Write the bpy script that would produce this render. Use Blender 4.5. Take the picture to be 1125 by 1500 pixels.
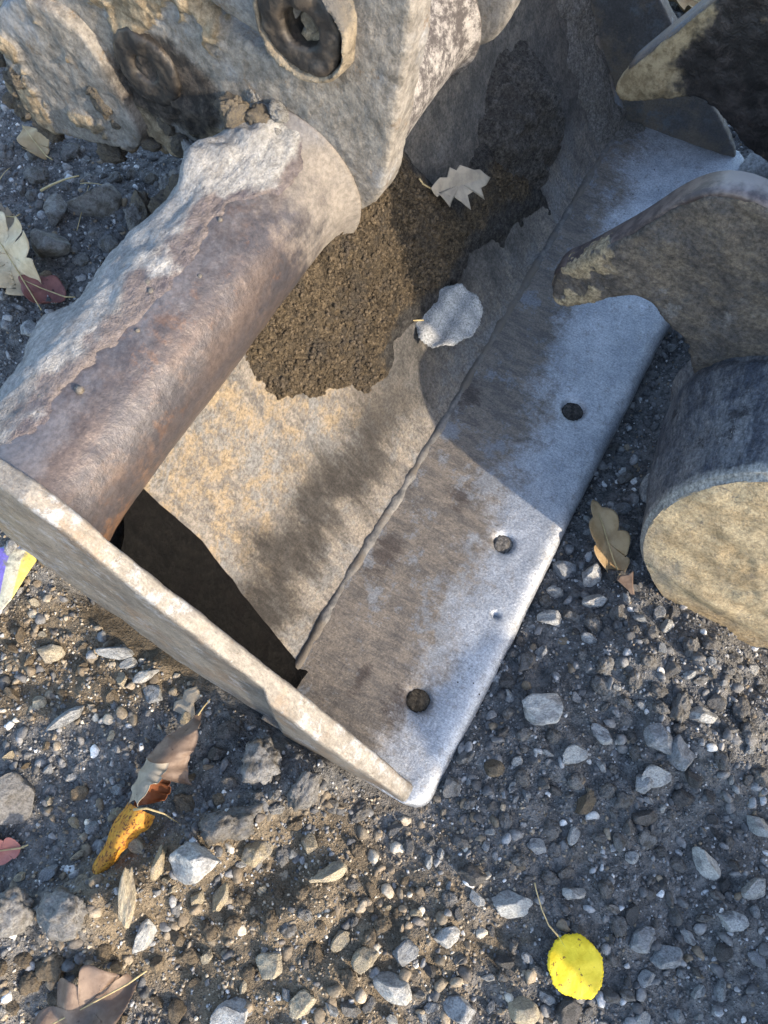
import bpy, bmesh, math, random
import numpy as np
from mathutils import Vector, Matrix, Euler

for o in list(bpy.data.objects): bpy.data.objects.remove(o)
scene = bpy.context.scene
COL = scene.collection
R = math.radians

# ------------------------------------------------------------------ camera
CAM_H, CAM_PITCH, FPX = 1.10, 68.0, 1083.0
cd = bpy.data.cameras.new('camera')
cam = bpy.data.objects.new('camera', cd); COL.objects.link(cam)
cam.location = (0, 0, CAM_H); cam.rotation_euler = (R(90 - CAM_PITCH), 0, 0)
cd.sensor_fit = 'VERTICAL'; cd.sensor_height = 36; cd.sensor_width = 27
cd.lens = 36 * FPX / 1500
cd.clip_start = 0.02; cd.clip_end = 400
cd.dof.use_dof = True; cd.dof.focus_distance = 1.02; cd.dof.aperture_fstop = 14
scene.camera = cam

# ------------------------------------------------------------------ light
SUN_AZ, SUN_EL = 128.0, 25.0        # azimuth clockwise from +Y
world = bpy.data.worlds.new('World'); scene.world = world; world.use_nodes = True
wn = world.node_tree.nodes; wl = world.node_tree.links
bg = wn['Background']
sky = wn.new('ShaderNodeTexSky'); sky.sky_type = 'NISHITA'; sky.sun_disc = False
sky.dust_density = 1.3; sky.ozone_density = 0.6; sky.sun_elevation = R(SUN_EL); sky.sun_rotation = R(SUN_AZ)
wl.new(sky.outputs[0], bg.inputs[0]); bg.inputs[1].default_value = 0.15
sd = bpy.data.lights.new('sun', 'SUN'); sd.energy = 2.0; sd.angle = R(1.0); sd.color = (1.0, 0.84, 0.64)
sun = bpy.data.objects.new('sun', sd); COL.objects.link(sun)
tosun = Vector((math.sin(R(SUN_AZ)) * math.cos(R(SUN_EL)), math.cos(R(SUN_AZ)) * math.cos(R(SUN_EL)), math.sin(R(SUN_EL))))
sun.rotation_euler = tosun.to_track_quat('Z', 'Y').to_euler(); sun.location = (3, -2, 3)
vs = scene.view_settings
vs.view_transform = 'Standard'; vs.look = 'None'; vs.exposure = 1.85; vs.gamma = 1.0; vs.use_curve_mapping = False

# ------------------------------------------------------------------ frames of the place
def ray(px, py):
    p = R(CAM_PITCH); x = px - 562.5; u = 750 - py
    return np.array([x, FPX * math.cos(p) + u * math.sin(p), -(FPX * math.sin(p) - u * math.cos(p))])
def at_z(px, py, z=0.0):
    r = ray(px, py); t = (z - CAM_H) / r[2]; return r[:2] * t
C0 = at_z(620, 1180); WANG = R(29.28)
W2 = np.array([math.sin(WANG), math.cos(WANG)]); D2 = np.array([-W2[1], W2[0]])
def to_wd(x, y):
    return (x - C0[0]) * W2[0] + (y - C0[1]) * W2[1], (x - C0[0]) * D2[0] + (y - C0[1]) * D2[1]

# ------------------------------------------------------------------ noise
def _hash(ix, iy, iz, s):
    h = (ix.astype(np.int64) * 374761393 + iy.astype(np.int64) * 668265263 + iz.astype(np.int64) * 2147483647 + s * 1274126177) & 0xffffffff
    h = ((h ^ (h >> 13)) * 1274126177) & 0xffffffff
    return ((h ^ (h >> 16)) & 0xffff) / 65535.0
def vnoise(p, s=0):
    i = np.floor(p); f = p - i; f = f * f * (3 - 2 * f); i = i.astype(np.int64)
    r = 0
    for dx in (0, 1):
        for dy in (0, 1):
            for dz in (0, 1):
                w = (f[:, 0] if dx else 1 - f[:, 0]) * (f[:, 1] if dy else 1 - f[:, 1]) * (f[:, 2] if dz else 1 - f[:, 2])
                r = r + w * _hash(i[:, 0] + dx, i[:, 1] + dy, i[:, 2] + dz, s)
    return r * 2 - 1
def fbm(p, sc, oc=4, s=0, gain=0.5):
    r = 0; a = 1.0; f = sc
    for k in range(oc):
        r = r + a * vnoise(p * f + 17.3 * k, s + k); a *= gain; f *= 2.03
    return r
def fbm2(x, y, sc, oc=4, s=0, gain=0.5):
    return fbm(np.stack([x, y, np.zeros_like(x)], 1), sc, oc, s, gain)
def sstep(a, b, x):
    t = np.clip((x - a) / (b - a), 0, 1); return t * t * (3 - 2 * t)

# ------------------------------------------------------------------ object helpers
def link(name, mesh, mat=None, parent=None, smooth=True):
    o = bpy.data.objects.new(name, mesh); COL.objects.link(o)
    if mat is not None and not mesh.materials: mesh.materials.append(mat)
    if parent is not None: o.parent = parent
    if smooth: mesh.polygons.foreach_set('use_smooth', [True] * len(mesh.polygons))
    return o
def tag(o, label=None, cat=None, group=None, kind=None):
    if label: o['label'] = label
    if cat: o['category'] = cat
    if group: o['group'] = group
    if kind: o['kind'] = kind
    return o
def empty(name, loc=(0, 0, 0), rz=0.0):
    o = bpy.data.objects.new(name, None); COL.objects.link(o)
    o.location = loc; o.rotation_euler = (0, 0, rz); o.empty_display_size = .05
    return o
def mesh_np(name, v, f):
    m = bpy.data.meshes.new(name); v = np.asarray(v, np.float32); f = np.asarray(f, np.int32)
    m.vertices.add(len(v)); m.vertices.foreach_set('co', v.ravel())
    n = f.shape[1]; m.loops.add(f.size); m.loops.foreach_set('vertex_index', f.ravel())
    m.polygons.add(len(f)); m.polygons.foreach_set('loop_start', np.arange(0, f.size, n, dtype=np.int32))
    m.update(calc_edges=True); m.validate(); return m
def grid_faces(nu, nv, wrap_u=False):
    i = np.arange(nu if wrap_u else nu - 1)[:, None]; j = np.arange(nv - 1)[None, :]
    i2 = (i + 1) % nu
    a = i * nv + j; b = i2 * nv + j; c = i2 * nv + j + 1; d = i * nv + j + 1
    return np.stack([a, b, c, d], -1).reshape(-1, 4)
def co_of(m):
    a = np.empty(len(m.vertices) * 3, np.float32); m.vertices.foreach_get('co', a); return a.reshape(-1, 3).astype(np.float64)
def no_of(m):
    a = np.empty(len(m.vertices) * 3, np.float32); m.vertices.foreach_get('normal', a); return a.reshape(-1, 3).astype(np.float64)
def set_co(m, v):
    m.vertices.foreach_set('co', np.asarray(v, np.float32).ravel()); m.update()
def roughen(m, layers, fn=None):
    v = co_of(m); n = no_of(m); d = 0
    for (amp, sc, oc, s) in layers: d = d + amp * fbm(v, sc, oc, s)
    if fn is not None: d = d * fn(v)
    set_co(m, v + n * np.asarray(d)[:, None])
def crust(m, amp, sc, lo, hi, seed, inner=.35, region=None):
    """raise flaky plateaus of caked dirt and remember them in the attribute 'crust'"""
    v = co_of(m); n = no_of(m); k = sstep(lo, hi, fbm(v, sc, 5, seed, .58))
    if region is not None: k = k * region(v)
    h = k * (1 - inner + inner * 2 * np.abs(fbm(v, sc * 5, 4, seed + 9))) * amp
    set_co(m, v + n * h[:, None]); a = m.attributes.new('crust', 'FLOAT', 'POINT'); a.data.foreach_set('value', k.astype(np.float32))
def remesh(m, voxel, smooth_iter=2):
    o = bpy.data.objects.new('tmp', m); COL.objects.link(o)
    r = o.modifiers.new('r', 'REMESH'); r.mode = 'VOXEL'; r.voxel_size = voxel
    if smooth_iter:
        s = o.modifiers.new('s', 'SMOOTH'); s.factor = .5; s.iterations = smooth_iter
    dg = bpy.context.evaluated_depsgraph_get(); dg.update()
    nm = bpy.data.meshes.new_from_object(o.evaluated_get(dg)); nm.materials.clear()
    bpy.data.objects.remove(o); return nm
def prism(poly, t0, t1, axis='x', bm=None, shear=None):
    """outline in (u,v) extruded along axis x: points (t,u,v)"""
    own = bm is None
    if own: bm = bmesh.new()
    a = [bm.verts.new((t0, u, v)) for u, v in poly]; b = [bm.verts.new((t1, u, v)) for u, v in poly]
    n = len(poly)
    bm.faces.new(a); bm.faces.new(b[::-1])
    for i in range(n): bm.faces.new((a[i], b[i], b[(i + 1) % n], a[(i + 1) % n]))
    bmesh.ops.recalc_face_normals(bm, faces=bm.faces)
    if own:
        m = bpy.data.meshes.new('prism'); bm.to_mesh(m); bm.free(); return m
def smooth_poly(pts, it=2, closed=True):
    for _ in range(it):
        q = []
        n = len(pts)
        for i in range(n if closed else n - 1):
            a = pts[i]; b = pts[(i + 1) % n]
            q.append((a[0] * .75 + b[0] * .25, a[1] * .75 + b[1] * .25)); q.append((a[0] * .25 + b[0] * .75, a[1] * .25 + b[1] * .75))
        pts = q
    return pts
def tube_mesh(name, pts, rad, seg=8, caps=True):
    pts = [Vector(p) for p in pts]; n = len(pts); v = []
    up = Vector((0.13, 0.21, 1)).normalized()
    for i, p in enumerate(pts):
        t = (pts[min(i + 1, n - 1)] - pts[max(i - 1, 0)]).normalized()
        a = t.cross(up)
        if a.length < 1e-4: a = t.cross(Vector((1, 0, 0)))
        a.normalize(); b = t.cross(a)
        r = rad[i] if hasattr(rad, '__len__') else rad
        for k in range(seg):
            th = 2 * math.pi * k / seg; v.append(p + (a * math.cos(th) + b * math.sin(th)) * r)
    f = []
    for i in range(n - 1):
        for k in range(seg):
            f.append((i * seg + k, i * seg + (k + 1) % seg, (i + 1) * seg + (k + 1) % seg, (i + 1) * seg + k))
    if caps: f.append(tuple(range(seg))[::-1]); f.append(tuple((n - 1) * seg + k for k in range(seg)))
    m = bpy.data.meshes.new(name); m.from_pydata([tuple(q) for q in v], [], f); m.update(); return m
def lathe_x(name, prof, seg=64, c=(0, 0)):
    """prof: (x, r) list, revolved about x axis through (y,z)=c ; closed ends"""
    v = []; f = []
    for x, r in prof:
        for k in range(seg):
            th = 2 * math.pi * k / seg; v.append((x, c[0] + r * math.cos(th), c[1] + r * math.sin(th)))
    n = len(prof)
    for i in range(n - 1):
        for k in range(seg):
            f.append((i * seg + k, (i + 1) * seg + k, (i + 1) * seg + (k + 1) % seg, i * seg + (k + 1) % seg))
    f.append(tuple(range(seg))); f.append(tuple((n - 1) * seg + k for k in range(seg))[::-1])
    m = bpy.data.meshes.new(name); m.from_pydata(v, [], f); m.update()
    bm = bmesh.new(); bm.from_mesh(m); bmesh.ops.recalc_face_normals(bm, faces=bm.faces); bm.to_mesh(m); bm.free(); return m

# ------------------------------------------------------------------ materials
class NT:
    def __init__(s, name, coord='Object'):
        s.m = bpy.data.materials.new(name); s.m.use_nodes = True
        s.n = s.m.node_tree.nodes; s.l = s.m.node_tree.links; s.b = s.n['Principled BSDF']
        t = s.n.new('ShaderNodeTexCoord'); s.co = t.outputs[coord]; s.tc = t
    def put(s, sock, v):
        if isinstance(v, bpy.types.NodeSocket): s.l.new(v, sock)
        elif isinstance(v, (tuple, list)) and len(v) == 3 and sock.type == 'RGBA': sock.default_value = (*v, 1)
        else: sock.default_value = v
    def map(s, scale=(1, 1, 1), rot=(0, 0, 0), loc=(0, 0, 0), vec=None):
        n = s.n.new('ShaderNodeMapping'); s.l.new(vec or s.co, n.inputs[0])
        n.inputs['Scale'].default_value = scale; n.inputs['Rotation'].default_value = rot; n.inputs['Location'].default_value = loc
        return n.outputs[0]
    def noise(s, scale, detail=6, rough=.6, vec=None, dist=0.0):
        n = s.n.new('ShaderNodeTexNoise'); s.l.new(vec or s.co, n.inputs['Vector'])
        n.inputs['Scale'].default_value = scale; n.inputs['Detail'].default_value = detail; n.inputs['Roughness'].default_value = rough
        n.inputs['Distortion'].default_value = dist; return n.outputs['Fac']
    def vor(s, scale, vec=None, feature='F1', out='Distance'):
        n = s.n.new('ShaderNodeTexVoronoi'); n.feature = feature; s.l.new(vec or s.co, n.inputs['Vector']); n.inputs['Scale'].default_value = scale
        return n.outputs[out]
    def step(s, v, a, b, lo=0.0, hi=1.0):
        n = s.n.new('ShaderNodeMapRange'); n.interpolation_type = 'SMOOTHSTEP'; s.put(n.inputs[0], v)
        n.inputs[1].default_value = a; n.inputs[2].default_value = b; n.inputs[3].default_value = lo; n.inputs[4].default_value = hi
        return n.outputs[0]
    def math(s, op, a, b=0.0):
        n = s.n.new('ShaderNodeMath'); n.operation = op; s.put(n.inputs[0], a); s.put(n.inputs[1], b); return n.outputs[0]
    def mix(s, f, a, b):
        n = s.n.new('ShaderNodeMix'); n.data_type = 'RGBA'; s.put(n.inputs[0], f); s.put(n.inputs[6], a); s.put(n.inputs[7], b); return n.outputs[2]
    def mulc(s, a, b):
        n = s.n.new('ShaderNodeMix'); n.data_type = 'RGBA'; n.blend_type = 'MULTIPLY'; n.inputs[0].default_value = 1; s.put(n.inputs[6], a); s.put(n.inputs[7], b); return n.outputs[2]
    def grey(s, v, lo, hi):
        n = s.n.new('ShaderNodeCombineColor'); r = s.step(v, 0.25, 0.75, lo, hi)
        for k in range(3): s.l.new(r, n.inputs[k])
        return n.outputs[0]
    def xyz(s, vec=None):
        n = s.n.new('ShaderNodeSeparateXYZ'); s.l.new(vec or s.co, n.inputs[0]); return n.outputs
    def bump(s, h, dist, strength=1.0, prev=None):
        n = s.n.new('ShaderNodeBump'); s.put(n.inputs['Height'], h); n.inputs['Distance'].default_value = dist; n.inputs['Strength'].default_value = strength
        if prev is not None: s.l.new(prev, n.inputs['Normal'])
        return n.outputs[0]
    def out(s, color, rough=.85, metal=0.0, normal=None, spec=.35, speck=None):
        if speck: color = s.mulc(color, s.grey(s.noise(speck[0], 4, .8, s.map(loc=(11, 5, 8))), *speck[1:]))
        s.put(s.b.inputs['Base Color'], color); s.put(s.b.inputs['Roughness'], rough); s.put(s.b.inputs['Metallic'], metal)
        s.put(s.b.inputs['Specular IOR Level'], spec)
        if normal is not None: s.l.new(normal, s.b.inputs['Normal'])
        return s.m
    def attr(s, name):
        n = s.n.new('ShaderNodeAttribute'); n.attribute_name = name; return n.outputs['Fac']
    def dist2(s, axes, c, r):
        """distance of two coordinates to c, over r"""
        o = s.xyz(); a = s.math('SUBTRACT', o[axes[0]], c[0]); b = s.math('SUBTRACT', o[axes[1]], c[1])
        a = s.math('DIVIDE', a, r[0]); b = s.math('DIVIDE', b, r[1])
        return s.math('SQRT', s.math('ADD', s.math('MULTIPLY', a, a), s.math('MULTIPLY', b, b)))

def mat_edge():
    t = NT('worn_cutting_steel'); o = t.xyz(); d = o[1]; w = o[0]
    st = t.map((3.2, 0.9, 1), (0, 0, R(-16)))
    fine = t.noise(100, 4, .7, st); streak = t.noise(20, 6, .78, st, .6); blot = t.noise(12, 6, .72)
    thr = t.math('ADD', t.math('MULTIPLY', w, .11), .055)
    e = t.math('SUBTRACT', thr, d)
    e = t.math('ADD', e, t.math('MULTIPLY', t.math('SUBTRACT', blot, .5), .24))
    e = t.math('ADD', e, t.math('MULTIPLY', t.math('SUBTRACT', t.noise(75, 5, .8, t.map((1.6, 1, 1), (0, 0, R(-16)))), .5), .12))
    pol = t.step(e, -.045, .045)
    ox = t.mix(t.step(streak, .38, .62), (.112, .102, .093), (.195, .168, .140))
    ox = t.mix(t.step(t.noise(16, 6, .75, t.map(loc=(6, 2, 1))), .52, .62), ox, (.19, .20, .215))
    ox = t.mix(t.step(t.noise(6.5, 5, .65, t.map(loc=(3, 1, 2))), .62, .68), ox, (.06, .045, .038))
    pc = t.mix(t.step(t.noise(8, 6, .78), .36, .66), (.31, .335, .37), (.47, .49, .52))
    pc = t.mix(t.math('MULTIPLY', t.step(t.noise(46, 5, .78), .54, .66), .8), pc, (.27, .27, .275))
    for (c, r) in (((.285, .222), (.040, .022)), ((.43, .165), (.028, .020)), ((.105, .16), (.032, .010)), ((.10, .092), (.03, .024)), ((.60, .235), (.03, .02))):
        q = t.math('ADD', t.dist2((0, 1), c, r), t.math('MULTIPLY', t.math('SUBTRACT', t.noise(26, 6, .8, st), .5), 4.5)); ox = t.mix(t.step(q, 1.25, .25, 0, .8), ox, (.05, .04, .037))
    col = t.mix(pol, ox, pc)
    sp = t.step(t.vor(60), .06, .11); col = t.mix(t.math('MULTIPLY', t.math('SUBTRACT', 1, sp), t.step(t.noise(9), .56, .62)), col, (.05, .045, .04))
    rgh = t.step(pol, 0, 1, .68, .50); met = t.step(pol, 0, 1, .25, .62)
    scr = t.noise(210, 4, .75, t.map((5, .5, 1), (0, 0, R(-18)))); col = t.mulc(col, t.grey(scr, .72, 1.25))
    nb = t.bump(scr, .0012, .7); nb = t.bump(t.noise(330, 3, .7), .0012, .7, nb); nb = t.bump(blot, .002, .5, nb)
    return t.out(col, rgh, met, nb, .45, (300, .65, 1.35))
def mat_floor():
    t = NT('oxidised_floor_steel'); o = t.xyz()
    st = t.map((3, 0.8, 0.8), (0, 0, R(-12)))
    streak = t.noise(20, 6, .78, st); blot = t.noise(13, 6, .8, None, .4); b2 = t.noise(30, 6, .82, t.map(loc=(4, 7, 1)))
    col = t.mix(t.step(streak, .36, .64), (.085, .08, .076), (.18, .16, .137))
    hi = t.step(t.math('ADD', o[1], t.math('MULTIPLY', t.math('SUBTRACT', t.noise(9, 5, .7, t.map(loc=(1, 8, 3))), .5), .16)), .325, .375)
    col = t.mix(t.math('MULTIPLY', t.step(b2, .44, .60), t.step(hi, 0, 1, .15, .85)), col, (.215, .165, .105))
    col = t.mix(t.math('MULTIPLY', t.step(blot, .48, .60), .85), col, (.135, .135, .135))
    col = t.mix(t.step(t.noise(55, 5, .8), .60, .70), col, (.06, .05, .042))
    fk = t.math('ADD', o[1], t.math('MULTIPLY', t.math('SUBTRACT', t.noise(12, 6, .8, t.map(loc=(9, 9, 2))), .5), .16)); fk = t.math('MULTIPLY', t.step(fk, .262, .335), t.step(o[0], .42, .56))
    col = t.mix(t.math('MULTIPLY', fk, .9), col, t.mix(t.step(b2, .4, .62), (.036, .035, .033), (.088, .082, .075)))  # soil-dark mix, also shade painted onto the far part of the plate
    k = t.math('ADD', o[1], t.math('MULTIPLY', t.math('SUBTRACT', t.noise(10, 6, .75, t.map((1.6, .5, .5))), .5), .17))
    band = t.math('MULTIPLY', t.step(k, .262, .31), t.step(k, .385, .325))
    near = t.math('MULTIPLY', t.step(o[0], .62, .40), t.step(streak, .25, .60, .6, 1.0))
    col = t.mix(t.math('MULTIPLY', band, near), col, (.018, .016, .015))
    nb = t.bump(streak, .002, .5); nb = t.bump(t.noise(150, 4, .75), .0018, .8, nb); nb = t.bump(b2, .004, .6, nb)
    return t.out(col, .74, .12, nb, .35, (220, .45, 1.55))
def mat_tube():
    t = NT('patinated_tube_steel'); a = t.noise(6, 6, .7, t.map((.7, 1.6, 1.6))); b = t.noise(20, 6, .75); c = t.noise(5, 5, .65, t.map(loc=(9, 2, 4))); o = t.xyz()
    col = t.mix(t.step(a, .40, .62), (.052, .049, .056), (.088, .068, .062))
    col = t.mix(t.math('MULTIPLY', t.step(b, .50, .66), .7), col, (.115, .088, .078))
    col = t.mix(t.math('MULTIPLY', t.step(t.noise(14, 6, .8, t.map(loc=(1, 5, 2))), .56, .66), .8), col, (.105, .066, .05))
    rust = t.math('MULTIPLY', t.step(t.math('ADD', t.math('MULTIPLY', o[0], -1.6), t.math('MULTIPLY', c, .5)), .05, .22), t.step(b, .46, .60))
    rust = t.math('MULTIPLY', rust, t.step(o[2], .44, .38))
    col = t.mix(rust, col, (.23, .12, .06))
    dust = t.step(t.math('ADD', o[0], t.math('MULTIPLY', t.math('SUBTRACT', b, .5), .25)), .43, .54)
    col = t.mix(t.math('MULTIPLY', dust, .8), col, (.25, .225, .195))
    col = t.mix(t.step(t.math('ADD', o[0], t.math('MULTIPLY', t.math('SUBTRACT', b, .5), .2)), .62, .66), col, t.mix(t.step(t.noise(40, 5, .8), .42, .62), (.085, .075, .072), (.36, .335, .31)))
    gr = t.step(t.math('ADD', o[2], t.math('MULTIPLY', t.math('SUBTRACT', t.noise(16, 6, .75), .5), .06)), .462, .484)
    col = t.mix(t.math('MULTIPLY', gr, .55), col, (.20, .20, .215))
    nb = t.bump(t.noise(60, 5, .75), .002, .6); nb = t.bump(a, .004, .5, nb)
    return t.out(col, t.step(dust, 0, 1, .46, .85), .35, nb, .55, (170, .7, 1.3))
def mat_mud(name, c1, c2, c3, sc=1.0, bumpd=.006, rough=.95):
    t = NT(name); a = t.noise(9 * sc, 6, .65); b = t.noise(45 * sc, 6, .72); c = t.noise(3.5 * sc, 3, .5, t.map(loc=(5, 3, 8)))
    col = t.mix(t.step(b, .36, .66), c1, c2); col = t.mix(t.step(t.math('ADD', a, t.math('MULTIPLY', c, .4)), .66, .82), col, c3)
    nb = t.bump(b, bumpd, .8); nb = t.bump(t.noise(190 * sc, 4, .7), bumpd * .35, .8, nb)
    return t.out(col, rough, 0, nb, .15)
def mat_tubemud():
    t = NT('grey_mud_film'); a = t.noise(12, 6, .75, t.map((.45, 1, 1))); b = t.noise(55, 6, .8, t.map((.6, 1, 1))); f = t.attr('fade')
    col = t.mix(t.step(b, .36, .64), (.20, .20, .20), (.31, .308, .30)); col = t.mix(t.math('MULTIPLY', t.step(a, .52, .62), .8), col, (.17, .165, .16))
    k = t.step(t.math('ADD', f, t.math('MULTIPLY', t.math('SUBTRACT', b, .5), .9)), .18, .62)
    col = t.mix(k, t.mix(t.step(a, .4, .6), (.085, .075, .085), (.14, .12, .115)), col)
    nb = t.bump(b, .006, .9); nb = t.bump(a, .010, .6, nb); nb = t.bump(t.noise(190, 4, .75), .002, .8, nb)
    return t.out(col, t.step(k, 0, 1, .55, .95), 0, nb, .25, (170, .65, 1.3))
def mat_ear():
    t = NT('dusty_ear_steel'); a = t.noise(9, 6, .75); b = t.noise(45, 6, .8); c = t.noise(6, 6, .7, t.map(loc=(2, 9, 5))); k = t.attr('crust')
    col = t.mix(t.step(b, .36, .62), (.135, .125, .112), (.235, .218, .195))
    col = t.mix(t.math('MULTIPLY', t.step(c, .52, .64), .75), col, (.25, .26, .275))
    col = t.mix(t.math('MULTIPLY', t.step(t.noise(24, 6, .8, t.map(loc=(7, 1, 3))), .57, .66), .8), col, (.16, .12, .085))
    col = t.mix(t.step(k, .35, .8), col, t.mix(t.step(b, .38, .64), (.15, .118, .08), (.30, .245, .17)))
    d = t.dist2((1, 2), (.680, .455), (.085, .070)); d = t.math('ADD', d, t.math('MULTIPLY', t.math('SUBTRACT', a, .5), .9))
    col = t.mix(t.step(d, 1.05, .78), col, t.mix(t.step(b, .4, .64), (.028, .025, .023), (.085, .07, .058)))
    nb = t.bump(b, .004, .7); nb = t.bump(a, .010, .5, nb); nb = t.bump(t.noise(210, 4, .75), .0010, .7, nb)
    return t.out(col, .88, .0, nb, .2, (150, .68, 1.32))
def mat_side():
    t = NT('scraped_side_steel'); st = t.map((1, .3, .3)); a = t.noise(45, 6, .78, st); b = t.noise(120, 5, .8); c = t.noise(11, 6, .72); e = t.attr('edge')
    col = t.mix(t.step(a, .36, .62), (.135, .124, .11), (.23, .215, .192)); col = t.mix(t.math('MULTIPLY', t.step(c, .52, .64), .6), col, (.22, .165, .12))
    col = t.mix(t.math('MULTIPLY', t.step(t.noise(20, 6, .8, t.map(loc=(5, 5, 5))), .52, .62), .7), col, (.30, .315, .335))
    col = t.mix(t.step(b, .58, .68), col, (.13, .105, .085))
    ox = t.mix(t.step(c, .42, .62), (.13, .13, .135), (.21, .18, .15)); ox = t.mix(t.step(a, .50, .64), ox, (.16, .18, .205))
    col = t.mix(t.step(e, .25, .65), ox, col)
    nb = t.bump(a, .002, .6); nb = t.bump(b, .0016, .8, nb); nb = t.bump(c, .004, .5, nb)
    return t.out(col, t.step(e, .25, .65, .7, .55), .35, nb, .4, (260, .75, 1.25))
def mat_hook():
    t = NT('mud_dried_hook_steel'); st = t.map((.6, 1, 1.8), (R(35), 0, 0)); a = t.noise(18, 6, .8, st); b = t.noise(60, 6, .8); c = t.noise(16, 6, .82); k = t.attr('crust')
    col = t.mix(t.step(a, .34, .66), (.048, .045, .044), (.135, .115, .09)); col = t.mix(t.math('MULTIPLY', t.step(c, .48, .66), .7), col, (.065, .068, .075))
    col = t.mix(t.math('MULTIPLY', t.step(t.noise(13, 6, .8, t.map(loc=(4, 4, 1))), .55, .64), .8), col, (.135, .135, .135))
    col = t.mix(t.step(k, .3, .8), col, t.mix(t.step(b, .38, .6), (.19, .15, .095), (.33, .275, .18)))
    nb = t.bump(b, .004, .9); nb = t.bump(a, .005, .7, nb)
    return t.out(col, .74, .08, nb, .4, (170, .4, 1.6))
def mat_hookrim():
    t = NT('dark_hook_rim_steel'); b = t.noise(50, 6, .75); a = t.noise(9, 5, .6)
    col = t.mix(t.step(b, .40, .62), (.055, .048, .052), (.15, .125, .12)); col = t.mix(t.step(a, .56, .66), col, (.22, .20, .20))
    return t.out(col, .5, .3, t.bump(b, .002, .7), .5)
def mat_grease():
    t = NT('greasy_black_hook_steel'); b = t.noise(45, 6, .75); a = t.noise(11, 5, .65); o = t.xyz()
    col = t.mix(t.step(b, .42, .66), (.018, .016, .015), (.06, .05, .045)); col = t.mix(t.step(a, .60, .68), col, (.20, .15, .09))
    tip = t.step(t.math('ADD', o[1], t.math('MULTIPLY', t.math('SUBTRACT', a, .5), .22)), .40, .43)
    col = t.mix(tip, col, t.mix(t.step(b, .38, .6), (.24, .18, .10), (.44, .35, .21)))
    return t.out(col, t.step(tip, 0, 1, .42, .9), .1, t.bump(b, .006, .8), .5)
def mat_stub():
    t = NT('blue_grey_stub_steel'); st = t.map((.5, 1.3, 1.3)); a = t.noise(20, 6, .8, st); b = t.noise(70, 6, .8); c = t.noise(9, 6, .75); o = t.xyz(); k = t.attr('crust')
    col = t.mix(t.step(a, .40, .62), (.055, .065, .085), (.17, .18, .19)); col = t.mix(t.math('MULTIPLY', t.step(c, .44, .66), .7), col, (.27, .26, .24))
    col = t.mix(t.step(t.noise(30, 6, .8, t.map(loc=(3, 3, 3))), .56, .64), col, (.045, .048, .055))
    lip = t.step(t.math('ADD', t.math('SUBTRACT', o[0], t.math('MULTIPLY', t.math('SUBTRACT', o[2], .175), .212)), t.math('MULTIPLY', t.math('SUBTRACT', b, .5), .03)), .022, .012)
    col = t.mix(lip, col, (.30, .30, .28))
    scr = t.noise(120, 4, .78, t.map((.35, 2, 2), (0, R(20), 0))); col = t.mulc(col, t.grey(scr, .6, 1.4)); col = t.mix(t.step(t.noise(90, 4, .8, t.map((.15, 1.6, 1.6), (0, R(-35), R(20)))), .66, .71), col, (.36, .36, .35))
    return t.out(col, .58, .3, t.bump(scr, .002, .6, t.bump(b, .004, .9)), .45, (220, .5, 1.5))
def mat_cap():
    t = NT('sandy_worn_end_face'); a = t.noise(20, 6, .8, t.map((1, .7, 1.5), (R(-24), 0, 0))); b = t.noise(75, 6, .82); c = t.noise(7, 6, .75)
    col = t.mix(t.step(a, .36, .64), (.29, .225, .135), (.43, .355, .23)); col = t.mix(t.math('MULTIPLY', t.step(c, .50, .64), .6), col, (.30, .27, .215)); col = t.mix(t.math('MULTIPLY', t.step(b, .56, .66), .8), col, (.15, .13, .105))
    col = t.mix(t.step(t.noise(170, 4, .8, t.map((1, .2, 2.6), (R(-20), 0, 0))), .60, .68), col, (.19, .165, .135))
    return t.out(col, .9, 0, t.bump(a, .006, .7, t.bump(b, .004, .9)), .2, (200, .6, 1.4))
def mat_black():
    t = NT('black_greasy_ring'); b = t.noise(60, 5, .7)
    return t.out(t.mix(t.step(b, .42, .66), (.022, .02, .019), (.075, .062, .05)), .55, .2, t.bump(b, .003, .7), .5)
def mat_soil(name, c1, c2, c3, bd=.006, fade=False):
    t = NT(name); a = t.noise(14, 6, .78); b = t.noise(90, 6, .82); v = t.vor(120)
    col = t.mix(t.step(b, .34, .68), c1, c2); col = t.mix(t.math('MULTIPLY', t.step(a, .50, .62), .8), col, c3); col = t.mix(t.step(t.noise(48, 5, .8, t.map(loc=(2, 6, 4))), .60, .68), col, c2)
    if fade: k = t.step(t.math('ADD', t.attr('fade'), t.math('MULTIPLY', t.math('SUBTRACT', t.noise(40, 6, .82), .5), 1.1)), .25, .75); col = t.mix(k, t.mix(t.step(b, .4, .62), (.028, .027, .026), (.068, .064, .059)), col)  # dark grey fade paints shade into the far part of the crust
    nb = t.bump(t.noise(30, 5, .75), bd, .8); nb = t.bump(b, bd * .7, 1.0, nb); nb = t.bump(v, bd * .3, .6, nb)
    return t.out(col, .95, 0, nb, .12, (260, .4, 1.6))
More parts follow.
